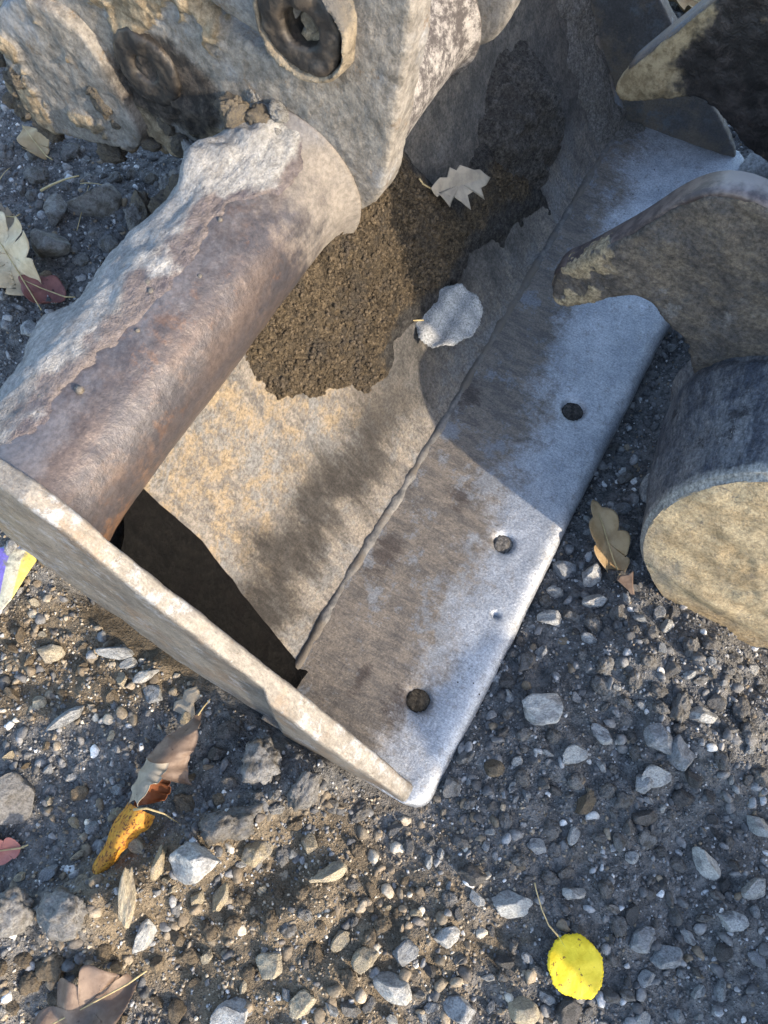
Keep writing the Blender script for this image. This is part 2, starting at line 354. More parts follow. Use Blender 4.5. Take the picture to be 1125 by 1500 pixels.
def mat_ground():
    t = NT('gravelly_ground'); a = t.noise(5, 5, .7); b = t.noise(60, 4, .78); c = t.noise(240, 3, .75)
    base = t.mix(t.step(b, .35, .65), (.075, .076, .076), (.205, .20, .193))
    d = t.math('MINIMUM', t.dist2((0, 1), (-.13, -.13), (.34, .14)), t.dist2((0, 1), (-.45, .22), (.28, .10)))
    d = t.math('ADD', d, t.math('MULTIPLY', t.math('SUBTRACT', a, .5), 2.2))
    brown = t.mix(t.step(b, .35, .65), (.105, .086, .062), (.22, .178, .125))
    col = t.mix(t.step(d, 1.15, .65), base, brown)
    col = t.mix(t.math('MULTIPLY', t.step(a, .58, .70), .4), col, (.14, .12, .095))
    nb = t.bump(b, .009, .8); nb = t.bump(c, .003, .9, nb)
    return t.out(col, .95, 0, nb, .15)
def mat_grain():
    t = NT('gravel_grains'); n = t.n.new('ShaderNodeAttribute'); n.attribute_name = 'tint'
    b = t.noise(260, 3, .75); col = t.mulc(n.outputs['Color'], t.grey(b, .65, 1.3))
    return t.out(col, .9, 0, t.bump(b, .0015, .7), .2)
def mat_stone(name, cols, speck=None):
    t = NT(name); i = t.n.new('ShaderNodeObjectInfo'); r = i.outputs['Random']
    vec = t.n.new('ShaderNodeVectorMath'); vec.operation = 'ADD'; t.l.new(t.co, vec.inputs[0]); 
    cx = t.n.new('ShaderNodeCombineXYZ'); t.l.new(t.math('MULTIPLY', r, 37.0), cx.inputs[0]); t.l.new(cx.outputs[0], vec.inputs[1]); p = vec.outputs[0]
    a = t.noise(1.6, 5, .6, p); b = t.noise(9, 6, .75, p)
    col = t.mix(r, cols[0], cols[1]); col = t.mix(t.step(a, .46, .64), col, cols[2]); col = t.mulc(col, t.grey(b, .5, 1.45))
    if speck: col = t.mix(t.step(t.noise(5, 6, .8, p), .56, .64), col, speck)
    return t.out(col, .85, 0, t.bump(b, .0022, 1.0, t.bump(t.noise(3.5, 5, .75, p), .005, .9)), .25)
def mat_leaf(name, c1, c2, spot=None, rough=.6, scale=60, spot_lo=.62, trans=0.0):
    t = NT(name); a = t.noise(scale, 5, .65); b = t.noise(scale * 4, 5, .7)
    col = t.mix(t.step(a, .36, .64), c1, c2)
    if spot: col = t.mix(t.step(t.noise(scale * 1.7, 4, .7, t.map(loc=(3, 1, 7))), spot_lo, spot_lo + .05), col, spot)
    m = t.out(col, rough, 0, t.bump(b, .0008, .5, t.bump(a, .002, .4)), .3)
    if trans:
        tr = t.n.new('ShaderNodeBsdfTranslucent'); t.put(tr.inputs[0], col); mx = t.n.new('ShaderNodeMixShader'); mx.inputs[0].default_value = trans
        t.l.new(t.b.outputs[0], mx.inputs[1]); t.l.new(tr.outputs[0], mx.inputs[2]); t.l.new(mx.outputs[0], t.n['Material Output'].inputs[0])
    return m
def mat_plain(name, c, rough=.7): 
    t = NT(name); b = t.noise(150, 4, .6); return t.out(t.mulc(c, t.grey(b, .75, 1.2)), rough, 0, t.bump(b, .0006, .5), .25)
def mat_paper():
    t = NT('striped_paper'); o = t.xyz(); n = t.noise(40, 4, .6)
    u = t.math('ADD', o[0], t.math('MULTIPLY', t.math('SUBTRACT', n, .5), .006))
    col = t.mix(t.math('MULTIPLY', t.step(u, -.034, -.032), t.step(u, -.004, -.006)), (.62, .56, .40), (.25, .17, .60))
    col = t.mix(t.step(u, .016, .018), col, (.72, .58, .14)); col = t.mix(t.step(u, -.055, -.057), col, (.72, .60, .12))
    col = t.mix(t.step(o[1], .055, .058), col, (.18, .26, .40))
    return t.out(t.mix(t.step(t.noise(26, 6, .8), .54, .66), t.mulc(col, t.grey(t.noise(90, 5, .75), .6, 1.25)), (.25, .22, .17)), .5, 0, t.bump(n, .002, .5), .35)

M = dict(edge=mat_edge(), floor=mat_floor(), tube=mat_tube(), ear=mat_ear(), side=mat_side(), hook=mat_hook(), rim=mat_hookrim(), grease=mat_grease(),
         stub=mat_stub(), cap=mat_cap(), black=mat_black(), ground=mat_ground(), grain=mat_grain(), paper=mat_paper(),
         tubemud=mat_tubemud(),
         mud=mat_mud('dried_grey_mud', (.29, .29, .285), (.43, .425, .41), (.20, .195, .185), 1.0, .006),
         mudbrown=mat_mud('dried_brown_mud', (.15, .128, .10), (.29, .25, .19), (.12, .115, .11), 1.3, .008),
         weld=mat_mud('weld_steel', (.085, .084, .083), (.18, .172, .16), (.12, .105, .088), 1.5, .002, .6),
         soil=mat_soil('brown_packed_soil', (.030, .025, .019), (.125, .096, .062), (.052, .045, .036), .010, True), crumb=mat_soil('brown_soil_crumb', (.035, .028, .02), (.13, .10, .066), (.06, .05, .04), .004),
         darksoil=mat_soil('dark_damp_soil', (.034, .032, .03), (.11, .102, .092), (.06, .055, .05), .010),
         shademud=mat_soil('black_shade_mud', (.0025, .0025, .0025), (.008, .0075, .007), (.0045, .004, .004)),  # near-black, so the corner mud carries painted shade
         greysoil=mat_soil('grey_dusty_soil', (.10, .095, .09), (.19, .18, .165), (.13, .12, .105)),
         clod=mat_stone('grey_soil_clod', ((.16, .155, .148), (.24, .235, .225), (.125, .115, .10))),
         clodbrown=mat_stone('brown_soil_clod', ((.15, .118, .08), (.22, .175, .12), (.12, .10, .075))),
         sgrey=mat_stone('blue_grey_stone', ((.25, .265, .28), (.42, .43, .43), (.20, .205, .21))),
         spale=mat_stone('pale_stone', ((.40, .41, .40), (.54, .53, .50), (.29, .29, .285))),
         stan=mat_stone('tan_stone', ((.36, .30, .20), (.46, .41, .31), (.29, .26, .21))),
         sdark=mat_stone('dark_stone', ((.085, .085, .085), (.15, .14, .13), (.07, .068, .065))))

# ------------------------------------------------------------------ ground
def seg_dist(x, y, a, b):
    ax, ay = a; bx, by = b; dx, dy = bx - ax, by - ay
    t = np.clip(((x - ax) * dx + (y - ay) * dy) / (dx * dx + dy * dy), 0, 1)
    return np.hypot(x - ax - t * dx, y - ay - t * dy)
BERM = [tuple(at_z(*p)) for p in ((-40, 1430), (90, 1370), (270, 1260), (400, 1150), (490, 1110), (640, 1190))]
def height(x, y):
    x = np.asarray(x, float); y = np.asarray(y, float)
    h = .012 * fbm2(x, y, 3.2, 3, 1) + .007 * fbm2(x, y, 13, 3, 5) + .0045 * fbm2(x, y, 42, 3, 9) + .007 * np.abs(fbm2(x, y, 24, 3, 15)) * sstep(-.25, .25, fbm2(x, y, 4, 2, 19))
    b = np.min([seg_dist(x, y, BERM[i], BERM[i + 1]) for i in range(len(BERM) - 1)], 0)
    h += .046 * np.exp(-(b / .06) ** 2) * (1 + .5 * fbm2(x, y, 11, 3, 21))
    for (px, py, r, a) in ((450, 1330, .13, .030), (960, 990, .11, .045), (1080, 1080, .10, .03), (800, 1060, .07, .012)):
        c = at_z(px, py); h += a * np.exp(-(((x - c[0]) ** 2 + (y - c[1]) ** 2) / r ** 2)) * (1 + .5 * fbm2(x, y, 14, 3, 33))
    w, d = to_wd(x, y)
    h += .07 * sstep(.55, .72, d) * sstep(-.1, .1, w)
    # the bucket stands in its own print
    inside = sstep(-.03, .03, w) * sstep(1.40, 1.33, w) * sstep(-.015, .02, d) * sstep(.66, .58, d)
    h = h * (1 - inside) + inside * np.minimum(h, -.035)
    lipside = np.exp(-((d + .03) / .05) ** 2) * sstep(.15, .5, w) * sstep(1.45, 1.3, w)
    h -= lipside * .028
    cornr = np.exp(-((d / .12) ** 2 + (w / .10) ** 2)); h = h * (1 - cornr) + cornr * np.minimum(h, -.004)
    # unseen heap added to cast shade, beyond the lower right edge of the picture
    h += .39 * np.exp(-((d + .88) / .18) ** 2) * sstep(-.25, -.13, w) * sstep(.25, .13, w) * (1 + .25 * fbm2(x, y, 5, 3, 44))
    far = sstep(2.5, 8, np.hypot(x, y)); return h * (1 - far)
def axis(lo, hi, st, out, ratio=1.22):
    core = np.arange(lo, hi + st / 2, st); a = []; s = st * 1.3; p = core[0]
    while p > -out: p -= s; s *= ratio; a.append(p)
    b = []; s = st * 1.3; p = core[-1]
    while p < out: p += s; s *= ratio; b.append(p)
    return np.concatenate([a[::-1], core, b])
xs = axis(-.95, .95, .005, 60); ys = axis(-.45, 1.75, .005, 60)
X, Y = np.meshgrid(xs, ys, indexing='ij'); xf, yf = X.ravel(), Y.ravel(); hz = height(xf, yf)
gm = mesh_np('ground', np.stack([xf, yf, hz], 1), grid_faces(len(xs), len(ys)))
tag(link('ground', gm, M['ground']), kind='structure')
HZ = hz.reshape(len(xs), len(ys))
def gz(x, y):
    i = min(max(int(np.searchsorted(xs, x)) - 1, 0), len(xs) - 2); j = min(max(int(np.searchsorted(ys, y)) - 1, 0), len(ys) - 2)
    a = (x - xs[i]) / (xs[i + 1] - xs[i]); b = (y - ys[j]) / (ys[j + 1] - ys[j])
    return float(HZ[i, j] * (1 - a) * (1 - b) + HZ[i + 1, j] * a * (1 - b) + HZ[i, j + 1] * (1 - a) * b + HZ[i + 1, j + 1] * a * b)
def on_ground(px, py, up=0.0):
    z = 0.0
    for _ in range(4): p = at_z(px, py, z + up); z = gz(p[0], p[1])
    return p[0], p[1], z

# ------------------------------------------------------------------ stones
rs = np.random.RandomState(11); random.seed(5)
def ico(sub):
    bm = bmesh.new(); bmesh.ops.create_icosphere(bm, subdivisions=sub, radius=1)
    v = np.array([q.co[:] for q in bm.verts]); bm.faces.ensure_lookup_table(); f = np.array([[q.index for q in p.verts] for p in bm.faces]); bm.free(); return v, f
ICO = {1: ico(1), 2: ico(2), 3: ico(3), 4: ico(4)}
def stone_shape(sub, rs, cuts=9, sharp=1.0, bumpy=.03, squash=(1, .8, .6)):
    v, f = ICO[sub]; v = v.copy()
    for _ in range(cuts):
        n = rs.normal(size=3); n /= np.linalg.norm(n); k = rs.uniform(.42, .80); dd = v @ n; over = np.maximum(dd - k, 0); v -= (over * sharp)[:, None] * n
    if bumpy:
        nn = v / np.linalg.norm(v, axis=1)[:, None]; v = v + nn * (bumpy * fbm(v + rs.uniform(0, 50, 3), 3.0, 4, 3, .62))[:, None]
    v *= np.array(squash); v /= np.abs(v[:, :2]).max(); return v, f
def clod_shape(sub, rs):
    v, f = ICO[sub]; p = v + rs.uniform(0, 50, 3); nn = v.copy()
    r = 1 + .30 * fbm(p, 1.3, 2, 3) + .24 * np.abs(fbm(p, 3.0, 3, 7)) + .12 * fbm(p, 7, 3, 9)
    v = nn * r[:, None] * np.array((1, .85, .62)); v /= np.abs(v[:, :2]).max(); return v, f
STONES = []
for k in range(16):
    v, f = stone_shape(4, rs, cuts=rs.randint(8, 14), bumpy=.05, squash=(1, rs.uniform(.7, .95), rs.uniform(.6, .85))); STONES.append(mesh_np('stone', v, f))
CLODS = [mesh_np('clod', *clod_shape(4, rs)) for k in range(8)]
for m in STONES + CLODS: m.polygons.foreach_set('use_smooth', [True] * len(m.polygons))
VAR = {}
def variant(kind, k, mat):
    key = (kind, k, mat)
    if key not in VAR:
        m = (STONES if kind == 's' else CLODS)[k].copy(); m.materials.append(M[mat]); VAR[key] = m
    return VAR[key]
taken = []
def put_stone(name, kind, k, mat, x, y, r, sink=.35, rot=None, stretch=1.0, z=None):
    o = bpy.data.objects.new(name, variant(kind, k, mat)); COL.objects.link(o)
    o.scale = (r, r / stretch, r * random.uniform(.85, 1.15))
    o.rotation_euler = (random.uniform(-.35, .35), random.uniform(-.35, .35), random.uniform(0, 6.28) if rot is None else rot)
    zz = gz(x, y) if z is None else z
    o.location = (x, y, zz + r * (.64 - sink)); taken.append((x, y, r)); return o
# singled out: px, py, half-length px, stretch, rot deg (image, anticlockwise), material, kind, label
NAMED = [
 (960, 1138, 22, 1.0, 20, 'spale', 's', 'pale blocky stone among pebbles right of the bucket corner'),
 (945, 1145, 18, 1.3, 60, 'sgrey', 's', 'grey stone touching the pale block right of the bucket corner'),
 (1034, 1264, 24, 1.3, -50, 'spale', 's', 'angular pale stone alone on dark grit, upper right of the yellow leaf'),
 (975, 1404, 23, 1.15, 30, 'sgrey', 's', 'rounded grey stone to the right of the yellow leaf'),
 (940, 1376, 22, 1.4, 5, 'sgrey', 's', 'flat bluish stone beside the yellow leaf, next to a rounded one'),
 (845, 1309, 18, 1.5, -5, 'spale', 's', 'small flat white stone above the yellow leaf'),
 (750, 1322, 26, 1.2, 0, 'spale', 's', 'pale chalky stone at the tip of the yellow leaf stem'),
 (1113, 1207, 20, 1.4, -40, 'spale', 's', 'long white stone cut by the right picture edge, higher one'),
 (1108, 1300, 20, 1.2, 20, 'spale', 's', 'white blocky stone cut by the right picture edge, lower one'),
 (1072, 1345, 20, 1.1, 0, 'sgrey', 's', 'dull grey stone just below the lower white edge stone'),
 (574, 1448, 27, 1.15, -30, 'spale', 's', 'large pale angular stone near the bottom edge, left of centre'),
 (535, 1407, 19, 1.1, 20, 'stan', 's', 'tan cube-like stone in the brown soil above the large pale stone'),
 (500, 1377, 17, 1.4, 45, 'stan', 's', 'tan wedge stone leaning beside the cube-like stone in brown soil'),
 (397, 1411, 20, 1.3, 10, 'stan', 's', 'flat tan stone alone on the brown soil bank'),
 (760, 1478, 26, 1.2, -10, 'stan', 's', 'two-toned tan stone at the bottom edge below the yellow leaf'),
 (677, 1478, 24, 1.0, 0, 'sgrey', 's', 'grey stone at the bottom edge left of the two-toned stone'),
 (340, 1490, 30, 1.0, 30, 'sgrey', 's', 'big speckled stone cut by the bottom edge'),
 (377, 1247, 24, 1.3, 60, 'stan', 's', 'smooth cream stone in the brown soil below the side plate'),
 (480, 1282, 26, 1.7, 25, 'stan', 's', 'long wedge of tan stone lying across the brown soil'),
 (322, 1318, 22, 1.6, 70, 'stan', 's', 'upright slab of tan stone at the left of the brown soil'),
 (188, 1320, 46, 4.2, 85, 'stan', 's', 'thin rod-like sliver of stone standing below the orange leaf'),
 (234, 1258, 24, 2.4, 80, 'stan', 's', 'thin pale sliver of stone beside the orange leaf'),
 (210, 1370, 25, 2.0, 60, 'spale', 's', 'pale crusty oblong stone below the rod-like sliver'),
 (283, 1255, 34, 1.1, 0, 'spale', 's', 'large blue-white crusted stone to the right of the orange leaf'),
 (100, 1050, 24, 1.8, 22, 'sgrey', 's', 'bluish brick-shaped stone on the dark ground left of the curled leaf'),
 (72, 953, 20, 1.1, 10, 'stan', 's', 'tan ragged stone on the grit below the striped paper'),
 (168, 956, 24, 1.8, -5, 'sgrey', 's', 'grey flat stone close below the side plate'),
 (214, 991, 18, 1.6, 30, 'spale', 's', 'cream oblong stone below the grey flat stone'),
 (189, 971, 13, 1.4, 20, 'spale', 's', 'small white stone between the flat grey and cream stones'),
 (225, 1015, 13, 1.0, 20, 'sgrey', 's', 'small blue-grey stone under the cream oblong stone'),
 (53, 1028, 13, 1.1, 0, 'stan', 's', 'small brown-faced stone at left below the ragged tan one'),
 (320, 1103, 16, 1.1, 20, 'sdark', 's', 'dull grey stone right of the curled leaf tip'),
 (320, 1210, 28, 1.4, 20, 'clod', 'c', 'large knobbly grey clod on the soil bank above the crusted stone'),
 (445, 1160, 30, 1.2, 60, 'clod', 'c', 'knobbly grey clod under the side plate, right one of two'),
 (385, 1115, 30, 1.0, 90, 'clod', 'c', 'tall crumbly clod under the side plate, left one of two'),
 (350, 1205, 34, 1.3, 15, 'clod', 'c', 'broad crumbly clod with a lit lower edge beside the cream stone'),
 (95, 1335, 40, 1.1, 0, 'clod', 'c', 'big pale grey clod left of the orange leaf tip'),
 (15, 1335, 38, 1.0, 30, 'clod', 'c', 'big grey clod cut by the left picture edge'),
 (14, 1170, 34, .8, 70, 'clod', 's', 'flat dull grey slab at the left picture edge above the red leaf'),
 (863, 842, 19, 1.2, 60, 'spale', 's', 'smooth whitish stone between the lip and the brown leaf'),
 (874, 880, 18, 1.2, -10, 'spale', 's', 'whitish stone under the stalk of the brown leaf'),
 (825, 830, 18, 1.0, 10, 'sgrey', 's', 'grey knobbly stone against the lip left of the whitish stone'),
 (910, 745, 14, 1.2, 0, 'sgrey', 's', 'grey stone in the gap between lip and round stub'),
 (950, 715, 22, 1.8, 70, 'spale', 's', 'pale shard standing against the round stub'),
 (808, 905, 18, 1.3, 0, 'spale', 's', 'dusty white stone pressed into dark soil near the lip'),
 (798, 1035, 30, 1.5, 10, 'spale', 's', 'wide dusty stone half buried in dark soil right of the lip'),
 (720, 1125, 17, 1.1, 0, 'clodbrown', 's', 'muted round stone half buried close to the bucket corner'),
 (885, 1078, 21, 1.5, -35, 'sgrey', 's', 'oblong grey stone on the clod heap right of the bucket'),
 (843, 1105, 19, 1.0, 20, 'spale', 's', 'pale lumpy stone at the left foot of the clod heap'),
 (968, 1082, 24, 1.1, 0, 'sgrey', 's', 'blue flecked stone in the middle of the clod heap'),
 (998, 1035, 21, 1.5, 70, 'clod', 'c', 'dark pear-shaped clod on the clod heap'),
 (1030, 1048, 18, 1.1, 0, 'spale', 's', 'pale rounded clod-like stone right of the pear-shaped clod'),
 (998, 1105, 25, 1.6, 75, 'sgrey', 's', 'upright grey stone like a figure eight at the heap foot'),
 (1108, 250, 34, 1.0, 40, 'sgrey', 's', 'grey angular rock beyond the far lip corner'),
 (858, 1175, 18, 1.3, 50, 'clodbrown', 's', 'brownish angular pebble right of centre above the white flat stone'),
 (690, 1277, 19, 1.1, 0, 'sdark', 's', 'dark rounded pebble left of the chalky stone'),
 (742, 1410, 15, 1.2, -30, 'sdark', 's', 'smooth dark pebble left of the yellow leaf'),
 (652, 1370, 19, 1.1, 30, 'spale', 's', 'dusty pale pebble between brown soil and yellow leaf'),
 (945, 1198, 17, 1.1, 0, 'sdark', 's', 'dark pebble on open grit right of centre'),
 (1003, 1170, 16, 1.1, 0, 'sdark', 's', 'dark rounded pebble below the figure-eight stone'),
 (842, 1222, 15, 1.7, 60, 'spale', 's', 'small upright white-topped pebble on open grit'),
 (262, 1117, 12, 1.0, 0, 'sdark', 's', 'small dark stone at the elbow of the curled leaf'),
 (130, 1212, 12, 1.0, 0, 'sgrey', 's', 'small round grey pebble left of the orange leaf half'),
 (175, 1155, 13, 1.2, 20, 'sgrey', 's', 'bluish pebble left of the curled leaf'),
 (70, 1280, 14, 1.1, 40, 'sgrey', 's', 'blue-grey pebble left of the orange leaf tip'),
 (43, 480, 14, .8, 0, 'sgrey', 's', 'oval grey pebble behind the tube at the left'),
 (140, 305, 34, 1.3, 25, 'clod', 's', 'cracked grey clay plate on the ground behind the tube'),
 (75, 365, 34, 1.1, -20, 'clod', 's', 'dull clay slab right of the tan leaf behind the tube'),
 (80, 310, 22, 1.2, 50, 'clod', 's', 'small clay slab above the dull one behind the tube'),
 (53, 255, 18, 1.1, 0, 'clod', 'c', 'grey lump on the ground at the left below the ear'),
]
for i, (px, py, hl, st, rot, mat, kind, lab) in enumerate(NAMED):
    x, y, z = on_ground(px, py, .008); dist = math.sqrt(x * x + y * y + CAM_H ** 2)
    r = 1.15 * hl * (CAM_H * math.sin(R(CAM_PITCH)) + y * math.cos(R(CAM_PITCH))) / FPX
    flat = .30 if hl > 25 else .36
    put_stone('soil_clod' if kind == 'c' else 'stone', kind, i % (8 if kind == 'c' else 16), mat, x, y, r, sink=flat, rot=R(rot), stretch=st)
    o = COL.objects[-1]; tag(o, lab, 'clod' if kind == 'c' else 'stone')
def free(x, y, r, k=.8):
    for (a, b, c) in taken:
        if abs(a - x) < c + r and math.hypot(a - x, b - y) < (c + r) * k: return False
    return True
def proj(x, y, z):
    d = CAM_H - z; p = R(CAM_PITCH); dep = y * math.cos(p) + d * math.sin(p); up = y * math.sin(p) - d * math.cos(p)
    return 562.5 + FPX * x / dep, 750 - FPX * up / dep
def blocked(x, y, m=0.0):
    w, d = to_wd(x, y)
    if -.035 - m < w < 1.37 and -.004 - m < d < .60: return True
    a = R(28); lx, ly = x - .517, y - .281
    L = lx * math.sin(a) + ly * math.cos(a); l = -lx * math.cos(a) + ly * math.sin(a)
    return -.03 < L < .9 and abs(l - .03) < .13
# loose pebbles that nothing tells apart
LAND = [('yellow leaf', 842, 1414), ('curled leaf with the orange half', 215, 1170), ('bucket corner', 615, 1185), ('round stub', 960, 880), ('brown leaf beside the lip', 885, 800), ('thin rod-like sliver', 188, 1320), ('large pale angular stone', 574, 1448),
  ('white flat stone above the yellow leaf', 845, 1309), ('chalky stone at the leaf stem', 750, 1322), ('angular pale stone at right', 1034, 1264), ('white stones at the right edge', 1108, 1255), ('figure-eight stone', 998, 1105), ('wide dusty stone near the lip', 798, 1035),
  ('dusty white stone near the lip', 808, 905), ('long tan wedge stone', 480, 1282), ('flat tan stone on the soil bank', 397, 1411), ('cream stone below the side plate', 377, 1247), ('striped paper', 20, 890), ('bluish brick-shaped stone', 100, 1050), ('cream oblong stone', 214, 991),
  ('tattered leaf at bottom left', 120, 1478), ('big pale clod at left', 95, 1335), ('red leaf at the left edge', 5, 1246), ('two-toned stone at the bottom edge', 760, 1478), ('rounded stone right of the yellow leaf', 975, 1404), ('pale tan leaf behind the tube', 20, 375), ('cracked clay plate', 140, 305), ('ear end', 60, 210),
  ('middle of the side plate', 300, 1010), ('lower half of the lip', 720, 1080), ('middle of the lip', 830, 830), ('upper half of the lip', 960, 570), ('far lip corner', 1095, 240), ('muted round stone near the corner', 720, 1125), ('bottom right corner', 1080, 1470), ('dull grey stone by the leaf tip', 320, 1103)]
CW = dict(stan='tan', clodbrown='brown', sgrey='grey', sdark='dark', clod='dull grey', spale='pale')
ORD = ['nearest', 'second nearest', 'third nearest', 'fourth nearest', 'fifth nearest', 'sixth nearest', 'seventh nearest', 'eighth nearest', 'ninth nearest', 'tenth nearest', 'eleventh nearest', 'twelfth nearest']
LOOSE = []
def label_loose():
    buckets = {}
    for (o, px, py, mat, noun) in LOOSE:
        name, lx, ly = min(LAND, key=lambda q: math.hypot(q[1] - px, q[2] - py)); dx, dy = px - lx, py - ly
        side = ('right of' if dx > 0 else 'left of') if abs(dx) > abs(dy) else ('below' if dy > 0 else 'above')
        buckets.setdefault((name, side, CW[mat], noun), []).append((math.hypot(dx, dy), o))
    for (name, side, c, noun), v in buckets.items():
        v.sort(key=lambda q: q[0])
        for k, (_, o) in enumerate(v):
            o['label'] = (ORD[min(k, 11)] + ' ' if len(v) > 1 else 'lone ') + c + ' ' + noun + ' ' + side + ' the ' + name
HID = [[(0, 520), (60, 470), (260, 270), (100, 200), (0, 190), (0, 0), (780, 0), (560, 310), (165, 780), (0, 760)], [(790, 400), (900, 320), (1040, 255), (1130, 280), (1130, 960), (1000, 905), (930, 800), (970, 560), (1000, 490), (930, 440), (820, 460)], [(890, 130), (1040, -10), (1130, -10), (1130, 240), (1080, 210), (1030, 150)]]
def hidden(px, py):
    for P in HID:
        c = False
        for i in range(len(P)):
            (x1, y1), (x2, y2) = P[i], P[i - 1]
            if (y1 > py) != (y2 > py) and px < (x2 - x1) * (py - y1) / (y2 - y1) + x1: c = not c
        if c: return True
    return False
cnt = 0; tries = 0
def zone_brown(px, py, w, d): return (px - 380) ** 2 / 250 ** 2 + (py - 1340) ** 2 / 140 ** 2 < 1 or (d > -.05 and w < .05 and px < 330)
for (cx, cy, sx, sy, num, lo, hi) in ((960, 1020, 130, 110, 60, .008, .020), (400, 1170, 140, 50, 46, .009, .022), (60, 1400, 90, 80, 30, .010, .022), (420, 1330, 150, 80, 44, .008, .018), (860, 1250, 200, 150, 46, .007, .015), (110, 330, 90, 80, 22, .012, .026)):
    for k in range(num):
        px, py = random.gauss(cx, sx * .6), random.gauss(cy, sy * .6)
        if not (0 < px < 1125 and 0 < py < 1500) or hidden(px, py): continue
        x, y, z = on_ground(px, py); w, d = to_wd(x, y); r = random.uniform(lo, hi)
        if blocked(x, y, .012) or not free(x, y, r, .75): continue
        o = put_stone('soil_clod', 'c', random.randrange(8), 'clodbrown' if zone_brown(px, py, w, d) and random.random() < .8 else 'clod', x, y, r, sink=.50, stretch=random.uniform(.9, 1.3))
        mk = o.data.materials[0].name; LOOSE.append((o, px, py, 'clodbrown' if mk.startswith('brown') else 'clod', 'soil lump')); tag(o, None, 'clod', 'crumbly soil lumps on the ground')
while cnt < 240 and tries < 20000:
    tries += 1
    px, py = random.uniform(5, 1120), random.uniform(20, 1495)
    if (py < 760 and px > 200 and random.random() < .6) or hidden(px, py): continue
    x, y, z = on_ground(px, py)
    if blocked(x, y, .012): continue
    w, d = to_wd(x, y)
    dens = .45 if d > 0 else 1.0
    if px > 700 and py > 820: dens = 1.3
    if random.random() > dens: continue
    r = random.choice((.008, .0095, .011, .013, .016)) * random.uniform(.85, 1.2)
    if not free(x, y, r): continue
    brown = (px - 380) ** 2 / 250 ** 2 + (py - 1340) ** 2 / 140 ** 2 < 1 or (d > -.05 and w < .05 and px < 330)
    mat = random.choice(('stan', 'clodbrown', 'stan', 'sgrey', 'clodbrown') if brown else ('sgrey', 'sdark', 'clod', 'clod', 'spale', 'sgrey', 'clod'))
    o = put_stone('pebble', 's', random.randrange(16), mat, x, y, r, sink=.35, stretch=random.uniform(.9, 1.5))
    LOOSE.append((o, px, py, mat, 'pebble')); tag(o, None, 'pebble', 'loose pebbles on the ground'); cnt += 1

label_loose()
# fine gravel nobody could count: one mass per grain size
def scatter(name, n, lo, hi, sub, seed, label, power=2.0, kinds=6, clumpy=0.0):
    rs = np.random.RandomState(seed)
    x = rs.uniform(-.85, .9, n * 2); y = rs.uniform(-.42, 1.75, n * 2)
    px = 562.5 + FPX * x / (y * math.cos(R(CAM_PITCH)) + CAM_H * math.sin(R(CAM_PITCH)))
    w, d = to_wd(x, y)
    ok = ~((w > -.02) & (w < 1.36) & (d > .0) & (d < .58)) & (px > -90) & (px < 1215)
    # thinner far away on the right, where the other attachment hides the ground
    ok &= ~((d < -.25) & (w > .55))
    if clumpy: ok &= (fbm2(x, y, 6, 3, seed) > -clumpy + rs.uniform(-.5, .5, n * 2))
    x, y, w, d = x[ok][:n], y[ok][:n], w[ok][:n], d[ok][:n]; n = len(x)
    r = lo + (hi - lo) * rs.uniform(0, 1, n) ** power
    z = height(x, y) + r * (rs.uniform(-.15, .45, n) if sub == 1 else rs.uniform(-.45, .30, n))
    shapes = [stone_shape(sub, rs, cuts=7, bumpy=.12 if sub > 1 else .25, squash=(1, rs.uniform(.65, 1), rs.uniform(.55, .9))) for _ in range(kinds)]
    nv = len(shapes[0][0]); f = shapes[0][1]
    V = np.stack([s[0] for s in shapes])[rs.randint(0, kinds, n)] * r[:, None, None]
    q = rs.normal(size=(n, 4)); q /= np.linalg.norm(q, axis=1)[:, None]; a, b, c, e = q.T
    Rm = np.stack([1 - 2 * (c * c + e * e), 2 * (b * c - e * a), 2 * (b * e + c * a), 2 * (b * c + e * a), 1 - 2 * (b * b + e * e), 2 * (c * e - b * a), 2 * (b * e - c * a), 2 * (c * e + b * a), 1 - 2 * (b * b + c * c)], 1).reshape(n, 3, 3)
    V = np.einsum('nij,nkj->nki', Rm, V) + np.stack([x, y, z], 1)[:, None, :]
    Fc = (f[None] + (np.arange(n) * nv)[:, None, None]).reshape(-1, 3)
    m = mesh_np(name, V.reshape(-1, 3), Fc)
    brown = np.clip(1.25 - np.minimum(np.hypot((x + .13) / .36, (y + .13) / .17), np.hypot((x + .47) / .30, (y - .24) / .13)) + .45 * fbm2(x, y, 7, 3, 71), 0, 1)
    pal = np.array([(.075, .076, .078), (.115, .115, .115), (.165, .165, .165), (.25, .255, .26), (.16, .13, .095), (.40, .40, .39)])
    palb = np.array([(.14, .115, .085), (.19, .16, .12), (.115, .098, .075), (.26, .225, .175), (.10, .09, .08), (.38, .345, .285)])
    idx = rs.choice(6, n, p=(.30, .34, .22, .06, .06, .02) if sub == 1 else (.33, .32, .18, .07, .06, .04)); idb = rs.choice(6, n, p=(.28, .24, .2, .12, .1, .06))
    isb = rs.uniform(0, 1, n) < brown * .85
    c = np.where(isb[:, None], palb[idb], pal[idx]) * rs.uniform(1.1, 1.85, n)[:, None]
    at = m.attributes.new('tint', 'FLOAT_COLOR', 'POINT'); cc = np.ones((n, nv, 4), np.float32); cc[:, :, :3] = c[:, None, :]
    at.data.foreach_set('color', cc.ravel())
    o = link(name, m, M['grain'], smooth=False); tag(o, label, 'gravel', kind='stuff')
scatter('coarse_gravel', 9500, .0030, .0115, 2, 3, 'coarse dark gravel spread over the ground around the bucket', 2.2, 8)
